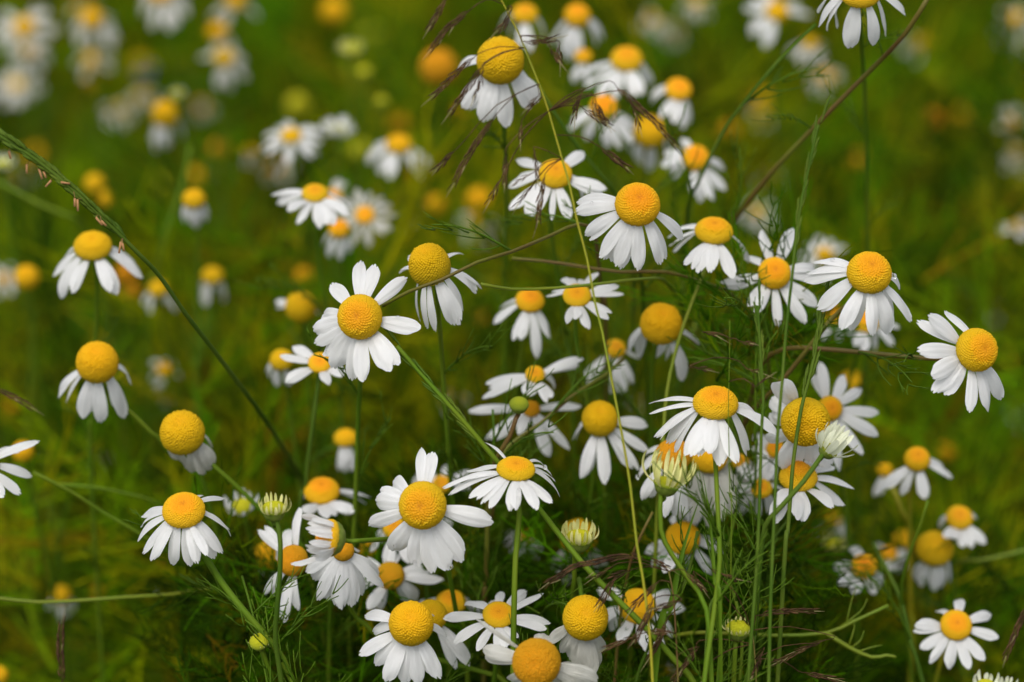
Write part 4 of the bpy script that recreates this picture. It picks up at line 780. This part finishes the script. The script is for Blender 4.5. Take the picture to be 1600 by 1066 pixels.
def spike(label, pts, m, s0, s1, gap, L, fat, r=.0005, anthers=(), d=.56, seed=2):
    rnd = random.Random(seed); W = [P(*(q if len(q) > 2 else (q[0], q[1], d))) for q in pts]; path = smooth_path(to_ground(W), .002); foot = np.array([path[-1][0], path[-1][1], 0.0]); rt = root('grass_spike', foot, label, 'grass', 'green grass spikes')
    V, F = tube([p - foot for p in path], r * .75, r * 1.25, 7, True); link('stem', mkmesh('stem', V, F, m), rt); A = np.array(path); seg = np.linalg.norm(np.diff(A, axis=0), axis=1); cum = np.concatenate([[0], np.cumsum(seg)])
    s = s0; k = 0
    while s < s1:
        j = min(len(A) - 2, max(0, int(np.searchsorted(cum, s)) - 1)); p = A[j] + (A[j + 1] - A[j]) * ((s - cum[j]) / seg[j]); T = -unit(A[j + 1] - A[j]); side = unit(np.cross(T, FW)) * (1 if k % 2 else -1) ; side = unit(side + FW * rnd.uniform(-.5, .5))
        mb = MB(); n = 5
        for i in range(n):
            dv = unit(T + side * (.10 + .07 * (i % 2) * fat + rnd.uniform(0, .08)) + FW * rnd.uniform(-.10, .10)); mb.add(*husk(p + T * L * .16 * i + side * r * .6, dv, unit(np.cross(dv, FW)), L * rnd.uniform(.45, .62), .00042 * fat * rnd.uniform(.8, 1.2)))
        mb.build('spikelet', 'grass_green', rt, foot); s += gap * rnd.uniform(.85, 1.15); k += 1
    for x, y, dx, dy in anthers:
        a = P(x, y, d + .0 ); b = P(x + dx, y + dy, d); n0 = A[((np.array([proj(q) for q in A]) - np.array([x, y])) ** 2).sum(1).argmin()]
        mb = MB(); mb.add(*tube([n0, n0 * .4 + a * .6 + np.array([0, 0, .0003]), a], .00006, .00006, 3)); mb.add(*tube([a, a * .5 + b * .5, b], .00026, .00022, 5)); mb.build('anther', 'anther', rt, foot)
    return rt
spike('long green grass spike arching in from the left edge hung with rusty anthers',
      [(-40, 190, .556), (0, 213, .558), (40, 238, .558), (85, 272, .56), (130, 312, .562), (180, 360, .565), (215, 395, .568), (250, 432, .574), (290, 490, .582), (330, 542, .592), (370, 595, .605), (410, 650, .622), (450, 712, .645), (480, 770, .67)],
      'stem_dark', .004, .041, .0026, .0062, 1.0, .00055,
      [(14, 236, 3, 12), (42, 257, 0, 14), (61, 264, 5, 16), (68, 268, 4, 10), (80, 282, -9, 10), (95, 285, 14, 2), (117, 310, 0, 13), (121, 312, 1, 18), (150, 340, 10, 12), (158, 345, 8, 8), (189, 378, -3, 18), (191, 380, 3, 12)], .560, 3)
spike('tall upright green grass spike crossing the soft daisy right of centre',
      [(1279, 195), (1275, 210), (1266, 252), (1253, 312), (1245, 362), (1238, 430), (1228, 520), (1222, 600), (1215, 680), (1212, 760), (1208, 850), (1204, 950), (1201, 1075)], 'stem_dark', .0, .028, .0042, .0055, .5, .00038, (), .553, 4)
spike('short green grass spike behind the dewy daisy pointing up to it', [(1284, 480), (1279, 515), (1272, 560), (1262, 600), (1252, 640), (1240, 720), (1232, 820)], 'grass_green', .001, .022, .0035, .0060, .75, .0005, (), .574, 5)
spike('pale green grass spike slanting down towards the flat-topped daisy',
      [(620, 541, .572), (650, 575, .572), (690, 620, .571), (730, 665, .571), (778, 722, .572), (812, 760, .574), (845, 798, .572), (870, 830, .568), (912, 882, .564), (960, 932, .562), (1010, 982, .561), (1055, 1032, .561), (1092, 1080, .561)], 'stem', .001, .028, .0046, .0068, .6, .0007, (), .572, 6)
spike('thick upright green grass stalk right of the skirt-petalled daisy', [(1184, 478, .556), (1189, 560, .556), (1193, 623, .556), (1190, 674, .556), (1188, 750, .556), (1184, 860, .556), (1177, 960, .556), (1168, 1080, .556)], 'stem_dark', .001, .022, .0055, .006, .5, .00042, (), .556, 7)

# ================================================================ WATER DROPLETS on petals
bpy.context.view_layer.update(); dg = bpy.context.evaluated_depsgraph_get()
DR = [('clear round water bead standing at the right rim of the dewy upper right daisy', 1402, 430, 4.6), ('tiny bead on the topmost left petal of the dewy upper right daisy', 1301, 407, 3.6),
      ('bead hanging from the lower left petal tip of the golden-faced daisy', 512, 551, 4.0), ('bead on a right petal of the golden-faced daisy', 622, 489, 3.0),
      ('drop at the bottom petal edge of the granular lower centre daisy', 704, 884, 5.0), ('drop near the lower left petal tip of the granular daisy', 618, 852, 3.4), ('drop near the bottom petal tip of the granular daisy', 648, 878, 3.6),
      ('upper of two beads on the front petal of the flat-topped daisy', 811, 766, 3.0), ('lower of two beads on the front petal of the flat-topped daisy', 809, 779, 3.0), ('bead at the far right petal of the flat-topped daisy', 850, 731, 4.5),
      ('drop hanging at the left petal tip of the tattered hidden daisy', 998, 745, 4.5), ('bead on the upper left petal of the dimpled sharp daisy', 925, 318, 3.0), ('bead on the fold between the half-shut daisy petals', 483, 870, 4.5)]
for lab, x, y, r in DR:
    o = Vector(CAM); dv = Vector(P(x, y, 1.0)) - o; dv.normalize(); hit, loc, nr, *_ = sc.ray_cast(dg, o, dv, distance=.64)
    if not hit:
        for ox_, oy_ in ((-6, 2), (6, 2), (0, -7), (0, 7), (-10, 4), (10, -4)):
            dv = (Vector(P(x + ox_, y + oy_, 1.0)) - o).normalized(); hit, loc, nr, *_ = sc.ray_cast(dg, o, dv, distance=.64)
            if hit: break
    if not hit: continue
    rm = r * K * .565
    if nr.dot(dv) > 0: nr = -nr
    V, F = [], []; ns, nr_ = 18, 10
    for i in range(nr_ + 1):
        t = math.pi * i / nr_
        for k in range(ns): a = 2 * math.pi * k / ns; V.append((rm * math.sin(t) * math.cos(a), rm * math.sin(t) * math.sin(a), rm * .72 * math.cos(t)))
    for i in range(nr_):
        for k in range(ns): F.append((i * ns + k, (i + 1) * ns + k, (i + 1) * ns + (k + 1) % ns, i * ns + (k + 1) % ns))
    ob = link('water_droplet', mkmesh('water_droplet', V, F, 'water'), None, np.array(loc) + np.array(nr) * rm * .45, nr.to_track_quat('Z', 'Y'))
    tag(ob, lab, 'droplet', 'water droplets on petals')
